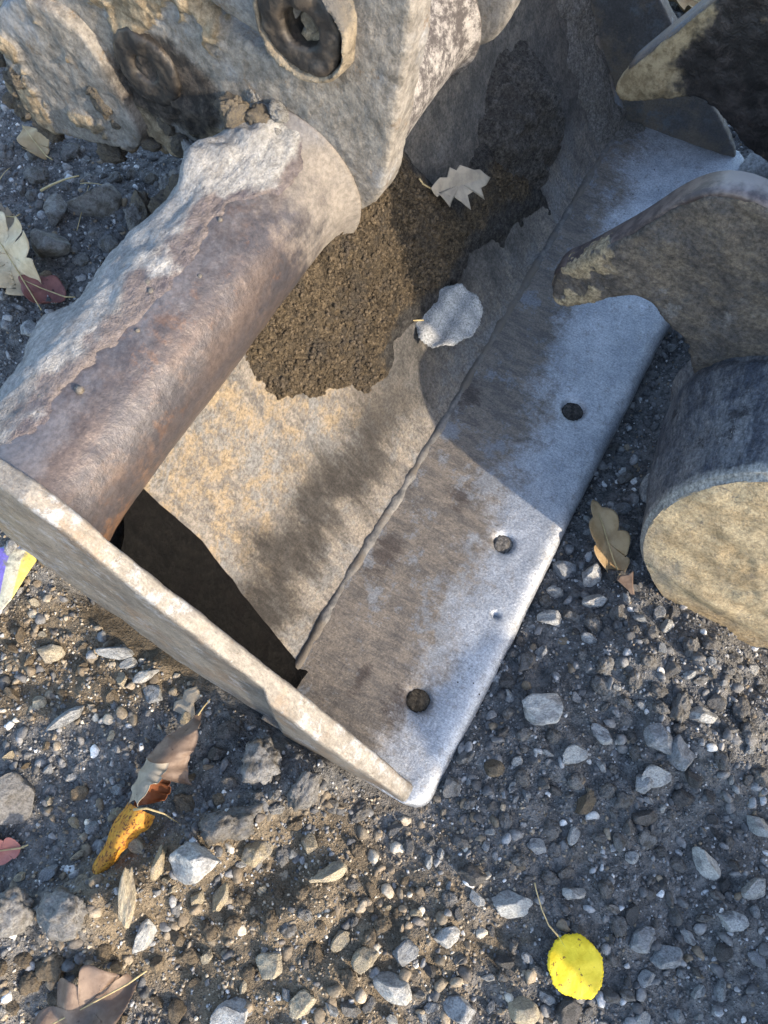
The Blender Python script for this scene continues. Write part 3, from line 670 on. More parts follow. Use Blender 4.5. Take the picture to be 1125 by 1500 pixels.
scatter('fine_gravel', 66000, .0011, .0036, 1, 4, 'fine dark grit covering the ground around the bucket', 1.8, 10)

# ------------------------------------------------------------------ the bucket
BUCKET = empty('excavator_bucket', (C0[0], C0[1], 0), math.pi / 2 - WANG)
tag(BUCKET, 'worn steel excavator bucket lying open on the gravel, muddy tube across its back', 'bucket')
WL = 1.345
# cutting edge: plate with worn rounded corners and three bolt holes
HOLES = [(.682 - .09, .098, .0165), (.355, .103, .016), (.092, .082, .0165), (.262, .05, .0035)]
def wd_of(px, py, z):
    p = at_z(px, py, z); return to_wd(p[0], p[1])
HOLES = [(*wd_of(840, 600, .02), .0165), (*wd_of(738, 795, .02), .0135), (*wd_of(613, 1025, .02), .0155), (*wd_of(727, 900, .02), .0035)]
nu, nv_ = 330, 66
wv = np.linspace(-.012, WL + .01, nu); dv = np.concatenate([np.linspace(-.008, .02, 12), np.linspace(.024, .255, nv_ - 12)])
U, V = np.meshgrid(wv, dv, indexing='ij'); u, v = U.ravel(), V.ravel()
edge = .0018 * fbm2(u, np.zeros_like(u), 4, 3, 2) + .0007 * fbm2(u, np.zeros_like(u), 40, 3, 8)
top = .020 + .0016 * fbm2(u, v, 8, 3, 31) + .0006 * fbm2(u, v, 60, 3, 32)
f = np.clip((v + .008) / .030, 0, 1); top = np.where(v < .022, .003 + (top - .003) * np.sqrt(1 - (1 - f) ** 2.2), top)
for (hw, hd, hr) in HOLES:
    r = np.hypot(u - hw, v - hd); hr = hr * 1.2; top = top - .011 * sstep(hr * 1.05, hr * .85, r) - .0012 * sstep(hr * 1.7, hr * 1.0, r)
vv = v + edge * sstep(.06, 0, v)
# rounded corners at both ends
for (wc, sg) in ((-.012, 1), (WL + .01, -1)):
    s = (u - wc) * sg; rr = .030; k = np.clip((rr - s) / rr, 0, 1); vv = vv + (rr - rr * np.sqrt(np.maximum(1 - k * k, 0))) * sstep(.03, -.008, v)
topv = np.stack([u, vv, top], 1); botv = np.stack([u, vv, np.full_like(u, -.003)], 1)
n = len(u); gf = grid_faces(nu, nv_); allf = [gf, gf[:, ::-1] + n]
idx = np.arange(n).reshape(nu, nv_); rim = np.concatenate([idx[:, 0][::-1], idx[0, 1:], idx[1:, -1], idx[-1, :-1][::-1][:-1]])
rn = np.roll(rim, -1); allf.append(np.stack([rim, rim + n, rn + n, rn], 1)[:, ::-1])
m = mesh_np('cutting_edge', np.concatenate([topv, botv]), np.concatenate(allf))
bm = bmesh.new(); bm.from_mesh(m); bmesh.ops.recalc_face_normals(bm, faces=bm.faces); bm.to_mesh(m); bm.free()
CUT = link('cutting_edge', m, M['edge'], BUCKET)
for (hw, hd, hr), pm in zip(HOLES[:3], ('darksoil', 'greysoil', 'crumb')):
    v, f = ICO[3]; v = v.copy(); v = v * np.array((hr * 1.12, hr * 1.12, .003)) * (1 + .12 * fbm(v, 3, 3, 5))[:, None]
    o = link('bolt_hole_plug', mesh_np('bolt_hole_plug', v, f), M[pm], CUT); o.location = (hw, hd, .0115)
# floor and back plate
PROF = [(.236, .012), (.262, .022), (.30, .065), (.345, .13), (.39, .205), (.425, .275), (.447, .335), (.458, .385)]
pp = np.array(smooth_poly(PROF, 3, False)); sl = np.concatenate([[0], np.cumsum(np.hypot(*np.diff(pp, axis=0).T))]); SL = sl[-1]
def prof(s):
    d = np.interp(s, sl, pp[:, 0]); z = np.interp(s, sl, pp[:, 1]); e = .004
    dd = np.interp(s + e, sl, pp[:, 0]) - np.interp(s - e, sl, pp[:, 0]); dz = np.interp(s + e, sl, pp[:, 1]) - np.interp(s - e, sl, pp[:, 1])
    l = np.hypot(dd, dz) + 1e-9; return d, z, -dz / l, dd / l
nu, ns = 300, 90
U, S = np.meshgrid(np.linspace(.012, WL - .012, nu), np.linspace(0, SL, ns), indexing='ij'); u, s = U.ravel(), S.ravel()
d, z, nd, nz = prof(s); uc = WL / 2; u = uc + (u - uc) * (1 - .078 * z / (uc - .012)); ofs = .003 * fbm2(u, s, 6, 3, 51) + .0010 * fbm2(u, s, 40, 4, 52)
inn = np.stack([u, d + nd * ofs, z + nz * ofs], 1); out = np.stack([u, d - nd * .018, z - nz * .018], 1)
n = len(u); gf = grid_faces(nu, ns); idx = np.arange(n).reshape(nu, ns); rim = np.concatenate([idx[:, 0][::-1], idx[0, 1:], idx[1:, -1], idx[-1, :-1][::-1][:-1]]); rn = np.roll(rim, -1)
m = mesh_np('floor_plate', np.concatenate([inn, out]), np.concatenate([gf, gf[:, ::-1] + n, np.stack([rim, rim + n, rn + n, rn], 1)]))
bm = bmesh.new(); bm.from_mesh(m); bmesh.ops.recalc_face_normals(bm, faces=bm.faces); bm.to_mesh(m); bm.free()
FLOOR = link('floor_plate', m, M['floor'], BUCKET)
# weld bead between the two
pts = []; rad = []; rr = np.random.RandomState(7)
for k in range(420):
    w = .02 + (WL - .04) * k / 419; q = np.array([w]); zz = np.zeros(1)
    pts.append((w, .252 + .0022 * float(fbm2(q, zz, 9, 3, 61)[0]) + .0010 * float(fbm2(q, zz, 70, 2, 66)[0]), .0150)); rad.append(.0088 * (1 + .22 * float(fbm2(q, zz, 45, 3, 62)[0])))
m = tube_mesh('weld_bead', pts, rad, 10); roughen(m, [(.0012, 120, 3, 5)]); link('weld_bead', m, M['weld'], BUCKET)
# side plates
SIDE = [(.026, -.003), (.022, .014), (.032, .034), (.055, .060), (.09, .095), (.15, .155), (.25, .255), (.34, .345), (.385, .405), (.415, .452), (.455, .487), (.505, .503), (.56, .501), (.61, .474), (.64, .42), (.63, .33), (.57, .20), (.45, .08), (.36, .015), (.27, -.012), (.10, -.010)]
def side(w0, w1, sgn, name):
    m = prism(SIDE, w0, w1); m = remesh(m, .0042, 3); v = co_of(m); tp = .45 * sstep(.16, .01, v[:, 1]); v[:, 0] = v[:, 0] * (1 - tp) + tp * (w0 + w1) / 2; v[:, 0] += sgn * .078 * np.clip(v[:, 2], 0, 1); 
    if sgn > 0: v[:, 0] -= .010 * sstep(.235, .215, v[:, 1] + .004 * fbm(v, 30, 2, 3)) * sstep(.012, .0, v[:, 0] - .078 * np.clip(v[:, 2], 0, 1))
    set_co(m, v); nx = no_of(m)[:, 0] * sgn; ed = 1 - sstep(.55, .93, nx); a = m.attributes.new('edge', 'FLOAT', 'POINT'); a.data.foreach_set('value', ed.astype(np.float32)); roughen(m, [(.0018, 12, 3, 71), (.0008, 60, 3, 72)]); return link(name, m, M['side'], BUCKET)
SIDE0 = side(-.006, .019, 1, 'side_plate'); SIDE0['label'] = 'near side plate with scraped rounded edge'
SIDE1 = side(WL - .016, WL + .010, -1, 'side_plate')
# bead along the far side seam
pts = []
for k in range(120):
    s = .02 + (SL - .05) * k / 119; d, z, nd, nz = [float(q[0]) for q in prof(np.array([s]))]; pts.append((WL - .020 - .078 * z, d + nd * .004, z + nz * .004))
m = tube_mesh('seam_bead', pts, .013, 12); roughen(m, [(.003, 30, 3, 5)]); link('seam_bead', m, M['side'], BUCKET)
# top tube
TD, TZ, TR = .505, .395, .080
fl = lambda x, c, s, a: a * math.exp(-abs(x - c) / s)
prf = [(x, TR + fl(x, .035, .020, .013) + (fl(x, .556, .016, .020) if x < .58 else fl(x, .61, .008, .012)) + fl(x, .90, .010, .015)) for x in np.linspace(.040, WL - .04, 340)]
m = lathe_x('top_tube', prf, 96, (TD, TZ)); roughen(m, [(.0016, 6, 3, 81), (.0007, 40, 3, 82)]); TUBE = link('top_tube', m, M['tube'], BUCKET)
# weld spatter on the tube
for k, (w, th, r) in enumerate(((.292, 52, .0050), (.285, 46, .0035), (.33, 25, .0028), (.13, 60, .0035), (.155, 40, .0045), (.115, 52, .003), (.24, 35, .0024), (.40, 40, .003), (.205, 62, .0025))):
    th = R(180 - th - 40); v, f = ICO[2]; v = v * r * (1 + .2 * fbm(v + k, 2, 2, 3))[:, None]
    o = link('weld_spatter', mesh_np('weld_spatter', v, f), M['weld'], TUBE); o.location = (w, TD + TR * math.cos(th), TZ + TR * math.sin(th))
# dried mud on the back of the tube
nu, nt = 320, 130
U, T = np.meshgrid(np.linspace(.045, WL - .045, nu), np.linspace(R(-75), R(150), nt), indexing='ij'); u, t = U.ravel(), T.ravel()
yy = TD + TR * np.cos(t); zz = TZ + TR * np.sin(t); P = np.stack([u, yy, zz], 1)
Ps = np.stack([u * .35, yy, zz], 1)
lim = R(101) + .16 * fbm2(u, t * .05, 7, 4, 91) + .12 * fbm(P, 36, 4, 92) - .10 * sstep(.2, .05, u) + .42 * sstep(.44, .50, u)
e = lim - t
thick = np.where(e > 0, .0016 * sstep(0, .06, e) + .008 * sstep(.1, 1.1, e) + .007 * np.abs(fbm(Ps, 17, 4, 93)) * sstep(0, .4, e) + .0022 * fbm(P, 60, 4, 94) * sstep(0, .15, e), -.004)
bl = lambda a, sa, b, sb, h: h * np.exp(-((u - a) / sa) ** 2 - ((t - R(b)) / sb) ** 2) * (1 + .6 * fbm(P, 30, 4, 95))
thick = thick + np.where(e > 0, bl(.205, .028, 18, .28, .024) + bl(.46, .04, 62, .30, .016) + bl(.33, .05, 30, .3, .010) + bl(.52, .03, 75, .3, .016), 0)
r = TR + thick; vtx = np.stack([u, TD + r * np.cos(t), TZ + r * np.sin(t)], 1)
f = grid_faces(nu, nt); keep = (thick[f] > -.0035).any(1); mm = mesh_np('mud_crust', vtx, f[keep]); fa = sstep(.0, .55, e + .25 * fbm(P, 25, 4, 97)); a = mm.attributes.new('fade', 'FLOAT', 'POINT'); a.data.foreach_set('value', fa.astype(np.float32)); link('mud_crust', mm, M['tubemud'], TUBE)
# ears: two thick lugs with pin bosses
EAR = [(.430, .372), (.404, .388), (.386, .412), (.374, .452), (.366, .514), (.354, .597), (.347, .664), (.34, .80), (.43, .80), (.452, .64), (.475, .575), (.505, .549), (.55, .551), (.605, .575), (.67, .65), (.74, .64), (.84, .56), (.93, .47), (.995, .37), (1.005, .30), (.955, .268), (.84, .315), (.73, .335), (.62, .345), (.56, .35), (.50, .35)]
def ear(w0, full):
    m = prism(smooth_poly(EAR, 1), w0, w0 + .045); m = remesh(m, .0038, 3)
    v = co_of(m); dd = v[:, 1]
    roughen(m, [(.004, 7, 3, 101), (.0016, 30, 4, 102), (.0006, 110, 3, 103)]); crust(m, .008, 10, .14, .30, 107, .35, lambda v: sstep(.40, .46, v[:, 1]))
    e = link('ear_plate', m, M['ear'], BUCKET)
    if not full: return e
    def ring(name, c, x0, x1, ro, ri, mat, seed):
        mm = lathe_x(name, [(x1, ri), (x1, ro * .98), (x0 + .004, ro), (x0, ro - .005), (x0, ri + .004), (x0 + .004, ri), (x1 - .0005, ri)], 56, c)
        mm = remesh(mm, .003, 2); roughen(mm, [(.003, 28, 3, seed), (.0015, 90, 3, seed + 1)]); return link(name, mm, M[mat], e)
    ring('pin_boss', (.700, .474), w0 - .013, w0 + .02, .047, .014, 'black', 111)
    mm = lathe_x('pin', [(w0 - .003, .001), (w0 - .005, .007), (w0 - .002, .009), (w0 + .03, .009)], 32, (.702, .472)); roughen(mm, [(.003, 50, 3, 5)]); link('pin', mm, M['mudbrown'], e)
    # coupler arm in the notch and its eye
    arm = [(.665, .72), (.622, .628), (.588, .594), (.550, .573), (.508, .568), (.470, .60), (.455, .66), (.445, .78), (.60, .78)]
    mm = remesh(prism(smooth_poly(arm, 1), w0 - .004, w0 + .03), .0045, 2); roughen(mm, [(.004, 16, 3, 115), (.002, 60, 3, 116)]); crust(mm, .005, 14, .15, .3, 118); link('coupler_arm', mm, M['ear'], e)
    ring('coupler_eye', (.457, .612), w0 - .026, w0 + .012, .054, .046, 'mudbrown', 117)
    ring('bushing', (.458, .613), w0 - .024, w0 + .008, .0455, .019, 'black', 119)
    mm = lathe_x('pin', [(w0 - .004, .001), (w0 - .008, .009), (w0 - .002, .013), (w0 + .02, .013)], 32, (.456, .609)); roughen(mm, [(.004, 45, 3, 5)]); link('pin', mm, M['mudbrown'], e)
    # rounded doubler plate at the back end
    dbl = [(.955, .40), (.93, .475), (.87, .512), (.80, .515), (.765, .475), (.745, .42), (.735, .35), (.80, .325), (.90, .30), (.96, .31)]
    mm = remesh(prism(smooth_poly(dbl, 2), w0 - .022, w0 + .01), .004, 3); roughen(mm, [(.003, 14, 3, 121), (.0018, 60, 3, 122)]); crust(mm, .008, 12, .12, .28, 123); link('doubler_plate', mm, M['ear'], e)
    # mud caked on the ear
    rr = np.random.RandomState(13)
    for k in range(46):
        a = rr.uniform(.80, 1.0); b = rr.uniform(.27, .50)
        if k > 26: a, b = rr.uniform(.56, .76), rr.uniform(.34, .40)
        if k > 38: a, b = rr.uniform(.73, .80), rr.uniform(.34, .43)
        if k < 27 and a < .93 and b > .345: a = rr.uniform(.93, 1.01); b = rr.uniform(.28, .42)
        o = link('mud_lump', CLODS[k % 8].copy(), M['mudbrown'], e); q = rr.uniform(.010, .030); o.scale = (q * .7, q, q * rr.uniform(.7, 1.2)); o.rotation_euler = rr.uniform(0, 6, 3); o.location = (w0 - rr.uniform(-.002, .012), a, b)
    return e
EAR0 = ear(.560, True); EAR0['label'] = 'mud-caked mounting ear with two pin bosses'
ear(.905, False)
# mud behind the tube below the ear
rr = np.random.RandomState(23)
for k in range(64):
    o = link('mud_lump', CLODS[k % 8].copy(), M['mudbrown'] if k % 3 else M['mud'], TUBE); q = rr.uniform(.018, .045); o.scale = (q, q, q * .8); o.rotation_euler = rr.uniform(0, 6, 3)
    a = rr.uniform(.565, .70); o.location = (rr.uniform(.44, .57), a, rr.uniform(.30, .43) - (a - .565) * .7)
    if k > 50: o.scale = (q * .6, q * .6, q * .5); o.location = (rr.uniform(.52, .565), rr.uniform(.50, .60), rr.uniform(.44, .50))

# ------------------------------------------------------------------ soil lying in the bucket
BM = BUCKET.matrix_basis.copy(); BMW = Matrix.Translation((C0[0], C0[1], 0)) @ Matrix.Rotation(math.pi / 2 - WANG, 4, 'Z')
def soil_patch(name, label, mat, w0, w1, s0, s1, thick, step=.0035, fade=None):
    nu = int((w1 - w0) / step); ns = int((s1 - s0) / step)
    U, S = np.meshgrid(np.linspace(w0, w1, nu), np.linspace(s0, s1, ns), indexing='ij'); u, s = U.ravel(), S.ravel()
    d, z, nd, nz = prof(s); flat = s < 0; d = np.where(flat, .236 + s, d); z = np.where(flat, .019, z); nd = np.where(flat, 0, nd); nz = np.where(flat, 1, nz)
    t = np.maximum(thick(u, s), -.006); P = np.stack([u, d, z], 1)
    v = np.stack([u, d + nd * t, z + nz * t], 1); f = grid_faces(nu, ns); keep = (t[f] > -.0055).any(1)
    mm = mesh_np(name, v, f[keep])
    if fade is not None: a = mm.attributes.new('fade', 'FLOAT', 'POINT'); a.data.foreach_set('value', fade(u, s).astype(np.float32))
    o = link(name, mm, mat); o.matrix_world = BMW; tag(o, label, 'soil'); return o
def e_main(u, s):
    base = np.interp(u, [.32, .35, .38, .44, .55, .78, 1.05, 1.2], [.36, .28, .225, .19, .17, .135, .06, .03])
    e = s - base + .030 * fbm2(u, s, 10, 4, 131) + .012 * fbm2(u, s, 30, 4, 132)
    e = np.minimum(e, (u - .335 + .02 * fbm2(u, s, 18, 3, 133)) * 1.2); e = np.minimum(e, (1.04 - u + .05 * fbm2(u, s, 9, 3, 134))); e = np.minimum(e, .26 + .25 * sstep(.80, .66, u) - s + .02 * fbm2(u, s, 11, 3, 138))
    return e
def t_main(u, s):
    e = e_main(u, s); k = sstep(-.01, .10, e); return np.clip(e * .45, -.006, .010) + .010 * sstep(.02, .15, e) + k * (.008 * np.abs(fbm2(u, s, 22, 4, 135)) + .006 * fbm2(u, s, 12, 3, 137)) + .0035 * fbm2(u, s, 90, 4, 136) * sstep(-.03, .02, e)
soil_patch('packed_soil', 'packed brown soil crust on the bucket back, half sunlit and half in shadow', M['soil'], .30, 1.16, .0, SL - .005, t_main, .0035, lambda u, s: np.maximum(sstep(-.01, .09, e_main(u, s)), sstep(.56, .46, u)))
rc = np.random.RandomState(77); u = rc.uniform(.32, 1.14, 60000); q = rc.uniform(.0, SL - .01, 60000); th = t_main(u, q); ok = (th > -.001) & ((e_main(u, q) > .05) | (u < .5)); ok &= rc.uniform(0, 1, 60000) < .30; u, q, th = u[ok], q[ok], th[ok]
d, z, nd, nz = prof(q); n = len(u); r = .0010 + .0032 * rc.uniform(0, 1, n) ** 3; V0, F0 = ICO[1]; V = V0[None] * r[:, None, None] * rc.uniform(.6, 1.3, (n, len(V0), 1)); V = V + np.stack([u, d + nd * (th + r * .2), z + nz * (th + r * .2)], 1)[:, None, :]
o = link('soil_crumbs', mesh_np('soil_crumbs', V.reshape(-1, 3), (F0[None] + (np.arange(n) * len(V0))[:, None, None]).reshape(-1, 3)), M['crumb'], smooth=False); o.matrix_world = BMW; tag(o, 'fine crumbs of earth scattered over the packed soil in the bucket', 'soil', kind='stuff')
def t_lump(u, s):
    r = np.hypot((u - 1.03) / .13, (s - .20) / .12); return .055 * np.clip(1 - r * r, -.2, 1) + (.018 * fbm2(u, s, 16, 4, 141) + .008 * fbm2(u, s, 60, 3, 142)) * sstep(1.25, .8, r) - .004
soil_patch('soil_lump', 'dark crumbly soil lump stuck high inside the far end of the bucket', M['darksoil'], .84, 1.22, .04, SL - .004, t_lump)
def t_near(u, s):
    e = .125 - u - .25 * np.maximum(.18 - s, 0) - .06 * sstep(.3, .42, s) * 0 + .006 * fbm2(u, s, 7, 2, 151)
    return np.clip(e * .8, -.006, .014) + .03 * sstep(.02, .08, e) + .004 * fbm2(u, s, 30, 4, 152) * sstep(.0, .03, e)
soil_patch('near_mud_shade', 'black mud with painted shade in the near corner of the bucket beside the side plate', M['shademud'], .032, .19, -.005, SL - .01, t_near, .0018)  # mud patch blackened to stand in for shade in this corner
def t_far(u, s):
    e = u - 1.215 - .10 * sstep(.05, -.05, s) + .03 * fbm2(u, s, 12, 4, 161)
    return np.where(e > 0, .006 * sstep(0, .03, e) + .014 * sstep(.02, .10, e) + .004 * fbm2(u, s, 40, 4, 162), -.006)
soil_patch('corner_soil', 'grey soil caked in the far corner of the bucket', M['greysoil'], 1.14, 1.325, -.04, SL - .10, t_far)

# ------------------------------------------------------------------ the other attachment
AZ = R(28); ATT = empty('hooked_attachment', (.517, .281, 0), math.pi / 2 - AZ)
tag(ATT, 'heavy steel attachment right of the bucket with two hooks and a round stub', 'attachment')
LOW = [(.438, .287), (.430, .312), (.413, .331), (.385, .375), (.358, .417), (.325, .481), (.291, .508), (.242, .508), (.17, .48), (.08, .42), (.0, .36), (-.10, .30), (-.12, .15), (.0, .12), (.12, .14), (.19, .19), (.222, .245), (.240, .276), (.277, .299), (.303, .318), (.328, .325), (.365, .294), (.412, .243), (.428, .252)]
m = remesh(prism(smooth_poly(LOW, 1), .205, .240), .004, 2); roughen(m, [(.003, 14, 3, 171), (.0016, 60, 4, 172)]); crust(m, .003, 40, -.1, .35, 175, .4, lambda v: .2 + .7 * sstep(.33, .40, v[:, 1]))
H0 = link('hook_plate', m, M['hook'], ATT)
# rim: the dark worn top edge of the plate
rimp = LOW[0:10]
def rim_strip(poly, x0, x1, mat, parent, off=.0025):
    p = np.array(smooth_poly(poly, 2, False)); t = np.gradient(p, axis=0); n = np.stack([t[:, 1], -t[:, 0]], 1); n /= np.linalg.norm(n, axis=1)[:, None]
    if n[len(n) // 2, 1] < 0: n = -n
    a = p + n * off; b = p - n * .004
    sec = [(x0, a), (x0 + .006, p + n * (off + .001)), (x1, a), (x1, b), (x0, b)]
    v = np.concatenate([np.column_stack([np.full(len(q), x), q]) for x, q in sec]); k = len(p); f = []
    for s in range(5):
        for i in range(k - 1):
            s2 = (s + 1) % 5; f.append((s * k + i, s * k + i + 1, s2 * k + i + 1, s2 * k + i))
    mm = bpy.data.meshes.new('rim'); mm.from_pydata([tuple(q) for q in v], [], f + [tuple(s * k for s in range(5)), tuple(s * k + k - 1 for s in range(5))[::-1]]); mm.update()
    bm = bmesh.new(); bm.from_mesh(mm); bmesh.ops.recalc_face_normals(bm, faces=bm.faces); bm.to_mesh(mm); bm.free()
    return link('worn_rim', mm, M[mat], parent)
rim_strip(rimp, .2085, .2425, 'rim', H0)
UPP = [(.487, .312), (.488, .332), (.459, .380), (.40, .473), (.36, .525), (.30, .56), (.2, .55), (.08, .45), (.0, .36), (-.1, .3), (-.1, .15), (.1, .17), (.17, .25), (.24, .283), (.269, .292), (.311, .317), (.354, .343), (.384, .343), (.428, .320), (.472, .297)]
m = remesh(prism(smooth_poly(UPP, 1), .548, .585), .0045, 2); roughen(m, [(.004, 14, 3, 173), (.002, 50, 4, 174)])
H1 = link('hook_plate', m, M['grease'], ATT); H1['label'] = 'greasy black hook plate with a sandy tip'
rim_strip(UPP[1:8], .551, .588, 'side', H1)
# round stub: rings from the cut end back to the hook plate
seg, nr = 96, 60; v = []
for i in range(nr):
    k = i / (nr - 1); x = .225 * k; r = .180 - .012 * k - .010 * math.exp(-((k - .92) / .10) ** 2); cy = .0 + .062 * k; cz = .175 + .01 * k
    if i == 0: r -= .007
    if i == 1: r -= .001
    for j in range(seg):
        th = 2 * math.pi * j / seg; y = cy + r * math.cos(th); z = cz + r * math.sin(th); xx = x + (1 - k) * math.tan(.209) * (z - .175) + (.004 if i == 1 else 0)
        v.append((xx, y, max(z, -.02)))
f = [(i * seg + j, (i + 1) * seg + j, (i + 1) * seg + (j + 1) % seg, i * seg + (j + 1) % seg) for i in range(nr - 1) for j in range(seg)]
m = bpy.data.meshes.new('round_stub'); m.from_pydata(v, [], f); m.update(); roughen(m, [(.004, 12, 3, 181), (.0018, 50, 4, 182)], lambda q: sstep(-.02, .05, q[:, 0]) * .85 + .15); crust(m, .002, 40, .45, .6, 185, .4, lambda v: sstep(.03, .08, v[:, 0]))
ST = link('round_stub', m, M['stub'], ATT)
rings = 34; v = []
for i in range(rings + 1):
    r = .1745 * i / rings
    for j in range(seg):
        th = 2 * math.pi * j / seg; y = r * math.cos(th); z = .175 + r * math.sin(th); bulge = -.004 * (1 - (i / rings) ** 6)
        v.append((math.tan(.209) * (z - .175) + .0005 + bulge, y, z))
f = [(i * seg + j, (i + 1) * seg + j, (i + 1) * seg + (j + 1) % seg, i * seg + (j + 1) % seg) for i in range(rings) for j in range(seg)]
m = bpy.data.meshes.new('end_face'); m.from_pydata(v, [], f); m.update()
P = co_of(m); dsp = .003 * fbm(P * np.array((1, .5, 2)), 16, 4, 191) + .0015 * fbm(P, 60, 3, 192) + .008 * np.exp(-(((P[:, 1] - .045) / .05) ** 2 + ((P[:, 2] - .075) / .016) ** 2)); P[:, 0] -= dsp; set_co(m, P)
link('end_face', m, M['cap'], ST)
m = lathe_x('cross_drum', [(x, .15) for x in np.linspace(.235, .80, 40)], 64, (-.02, .17)); roughen(m, [(.004, 10, 3, 195)]); link('cross_drum', m, M['grease'], ATT)
# unseen body added to shade the bucket, beyond the right edge of the picture
body = [(-.16, .0), (-.13, .10), (-.14, .55), (-.20, .78), (-.34, .84), (-.52, .80), (-.60, .55), (-.60, .05), (-.56, .0)]
m = remesh(prism(smooth_poly(body, 1), .03, 1.30), .012, 2); roughen(m, [(.006, 8, 3, 197)]); link('shade_body', m, M['grease'], ATT)
# ------------------------------------------------------------------ leaves, paper, twigs
def leaf(name, outline, zfun, mat, thick=.0007, rings=10, center=(0, 0)):
    o = np.array(outline); k = len(o); c = np.array(center); v = [(*c, 0)]
    for i in range(1, rings + 1):
        for p in o: q = c + (p - c) * (i / rings); v.append((q[0], q[1], 0))
    v = np.array(v, float); v[:, 2] = zfun(v[:, 0], v[:, 1]); f = []
    for j in range(k): f.append((0, 1 + j, 1 + (j + 1) % k))
    for i in range(rings - 1):
        for j in range(k):
            a = 1 + i * k + j; b = 1 + i * k + (j + 1) % k; f.append((a, a + k, b + k, b))
    n = len(v); vb = v.copy(); vb[:, 2] -= thick
    f2 = [tuple(q + n for q in p[::-1]) for p in f]; last = 1 + (rings - 1) * k
    f3 = [(last + j, last + j + n, last + (j + 1) % k + n, last + (j + 1) % k) for j in range(k)]
    m = bpy.data.meshes.new(name); m.from_pydata([tuple(q) for q in np.concatenate([v, vb])], [], f + f2 + f3); m.update()
    bm = bmesh.new(); bm.from_mesh(m); bmesh.ops.recalc_face_normals(bm, faces=bm.faces); bm.to_mesh(m); bm.free(); return m
def round_outline(a, b, n=90, teeth=0.02, seed=1, tipl=.25, tooth_n=34, heart=.0):
    out = []; rs = np.random.RandomState(seed)
    for i in range(n):
        t = 2 * math.pi * i / n; r = 1 + teeth * math.sin(tooth_n * t) + .02 * math.sin(3 * t + seed) + .018 * math.sin(7 * t + 2.3 * seed) + .014 * math.sin(13 * t + seed) + rs.uniform(-.012, .012)
        y = math.sin(t); r += tipl * max(0, math.cos(t + math.pi / 2)) ** 14
        r -= heart * max(0, math.cos(t - math.pi / 2)) ** 10
        out.append((a * math.cos(t) * r, b * y * r))
    return out
def lobed_outline(L, Wd, lobes=4, depth=.45, seed=1, n=110):
    out = []; rs = np.random.RandomState(seed); ph = rs.uniform(-.3, .3)
    for sgn in (1, -1):
        for i in range(n // 2):
            k = i / (n // 2 - 1); t = k if sgn > 0 else 1 - k
            env = math.sin(math.pi * min(max(t, .0), 1) ** .8) ** .7 if 0 < t < 1 else 0
            saw = abs(math.sin(math.pi * (lobes * t + ph + (0 if sgn > 0 else .3)))) ** .8
            x = Wd * env * (1 - depth + depth * saw) + .0006; out.append((sgn * x, L * (t - .5) + (.06 * L * (saw - .5))))
    return out
def place(o, px, py, rot, up=.006, tilt=(0, 0), z=None):
    if z is None: x, y, zz = on_ground(px, py, up)
    else: x, y = at_z(px, py, z); zz = z - up
    o.location = (x, y, zz + up); o.rotation_euler = (tilt[0], tilt[1], R(rot)); return o
LM = dict(yellow=mat_leaf('bright_yellow_leaf', (.60, .44, .012), (.72, .56, .03), (.16, .085, .015), .5, 60, .595),
          grey=mat_leaf('felted_grey_leaf', (.25, .255, .25), (.40, .40, .385), (.15, .15, .145), .85, 260, .54),
          drab=mat_leaf('drab_tan_leaf', (.215, .185, .145), (.32, .275, .21), (.12, .095, .075), .65, 50, .64),
          brown=mat_leaf('brown_dry_leaf', (.27, .185, .095), (.37, .27, .15), (.13, .08, .045), .6, 40, .66),
          curl=mat_leaf('purplish_brown_leaf', (.125, .085, .062), (.20, .145, .108), (.07, .045, .035), .55, 40, .64),
          rust=mat_leaf('rust_brown_leaf', (.16, .055, .022), (.24, .09, .035), (.10, .03, .015), .5, 40, .64),
          orange=mat_leaf('orange_leaf', (.50, .20, .03), (.62, .33, .045), (.16, .06, .02), .55, 110, .54, .25),
          red=mat_leaf('dull_red_leaf', (.15, .06, .055), (.24, .10, .085), (.07, .03, .03), .55, 40, .62),
          pink=mat_leaf('pinkish_red_leaf', (.36, .13, .11), (.46, .19, .15), (.2, .07, .06), .55, 40, .68),
          tan=mat_leaf('pale_tan_leaf', (.46, .36, .23), (.62, .50, .33), (.28, .20, .13), .55, 40, .66),
          straw=mat_plain('dry_straw', (.48, .38, .20), .6), stem=mat_plain('leaf_stem', (.42, .33, .17), .55))
# yellow leaf
Lf = empty('poplar_leaf', (0, 0, 0)); tag(Lf, 'bright yellow round leaf with long stem lying on dark gravel', 'leaf')
YZ = zf = lambda x, y: .0022 * np.sin(x * 60 + 1) + .002 * np.cos(y * 70) + .5 * np.abs(x) ** 1.5 + .0004 * np.sin(y * 260 + np.abs(x) * 150)
m = leaf('leaf_blade', round_outline(.0345, .0365, 140, .014, 4, .15, 44, .05), zf, LM['yellow']); link('leaf_blade', m, LM['yellow'], Lf)
m = tube_mesh('stem', [(0, .038, .001), (-.004, .055, .004), (-.002, .075, .007), (.004, .098, .008), (.007, .106, .008)], [.0011, .0009, .0008, .0008, .0013], 8); link('stem', m, LM['stem'], Lf)
m = tube_mesh('midrib', [(0, .040, .0012), (0.001, 0, .0012), (.002, -.036, .0012)], [.0007, .0005, .0002], 6); link('midrib', m, mat_plain('yellow_vein', (.80, .66, .10)), Lf)
place(Lf, 842, 1414, 30, .020); Lf.rotation_euler[0] = .08
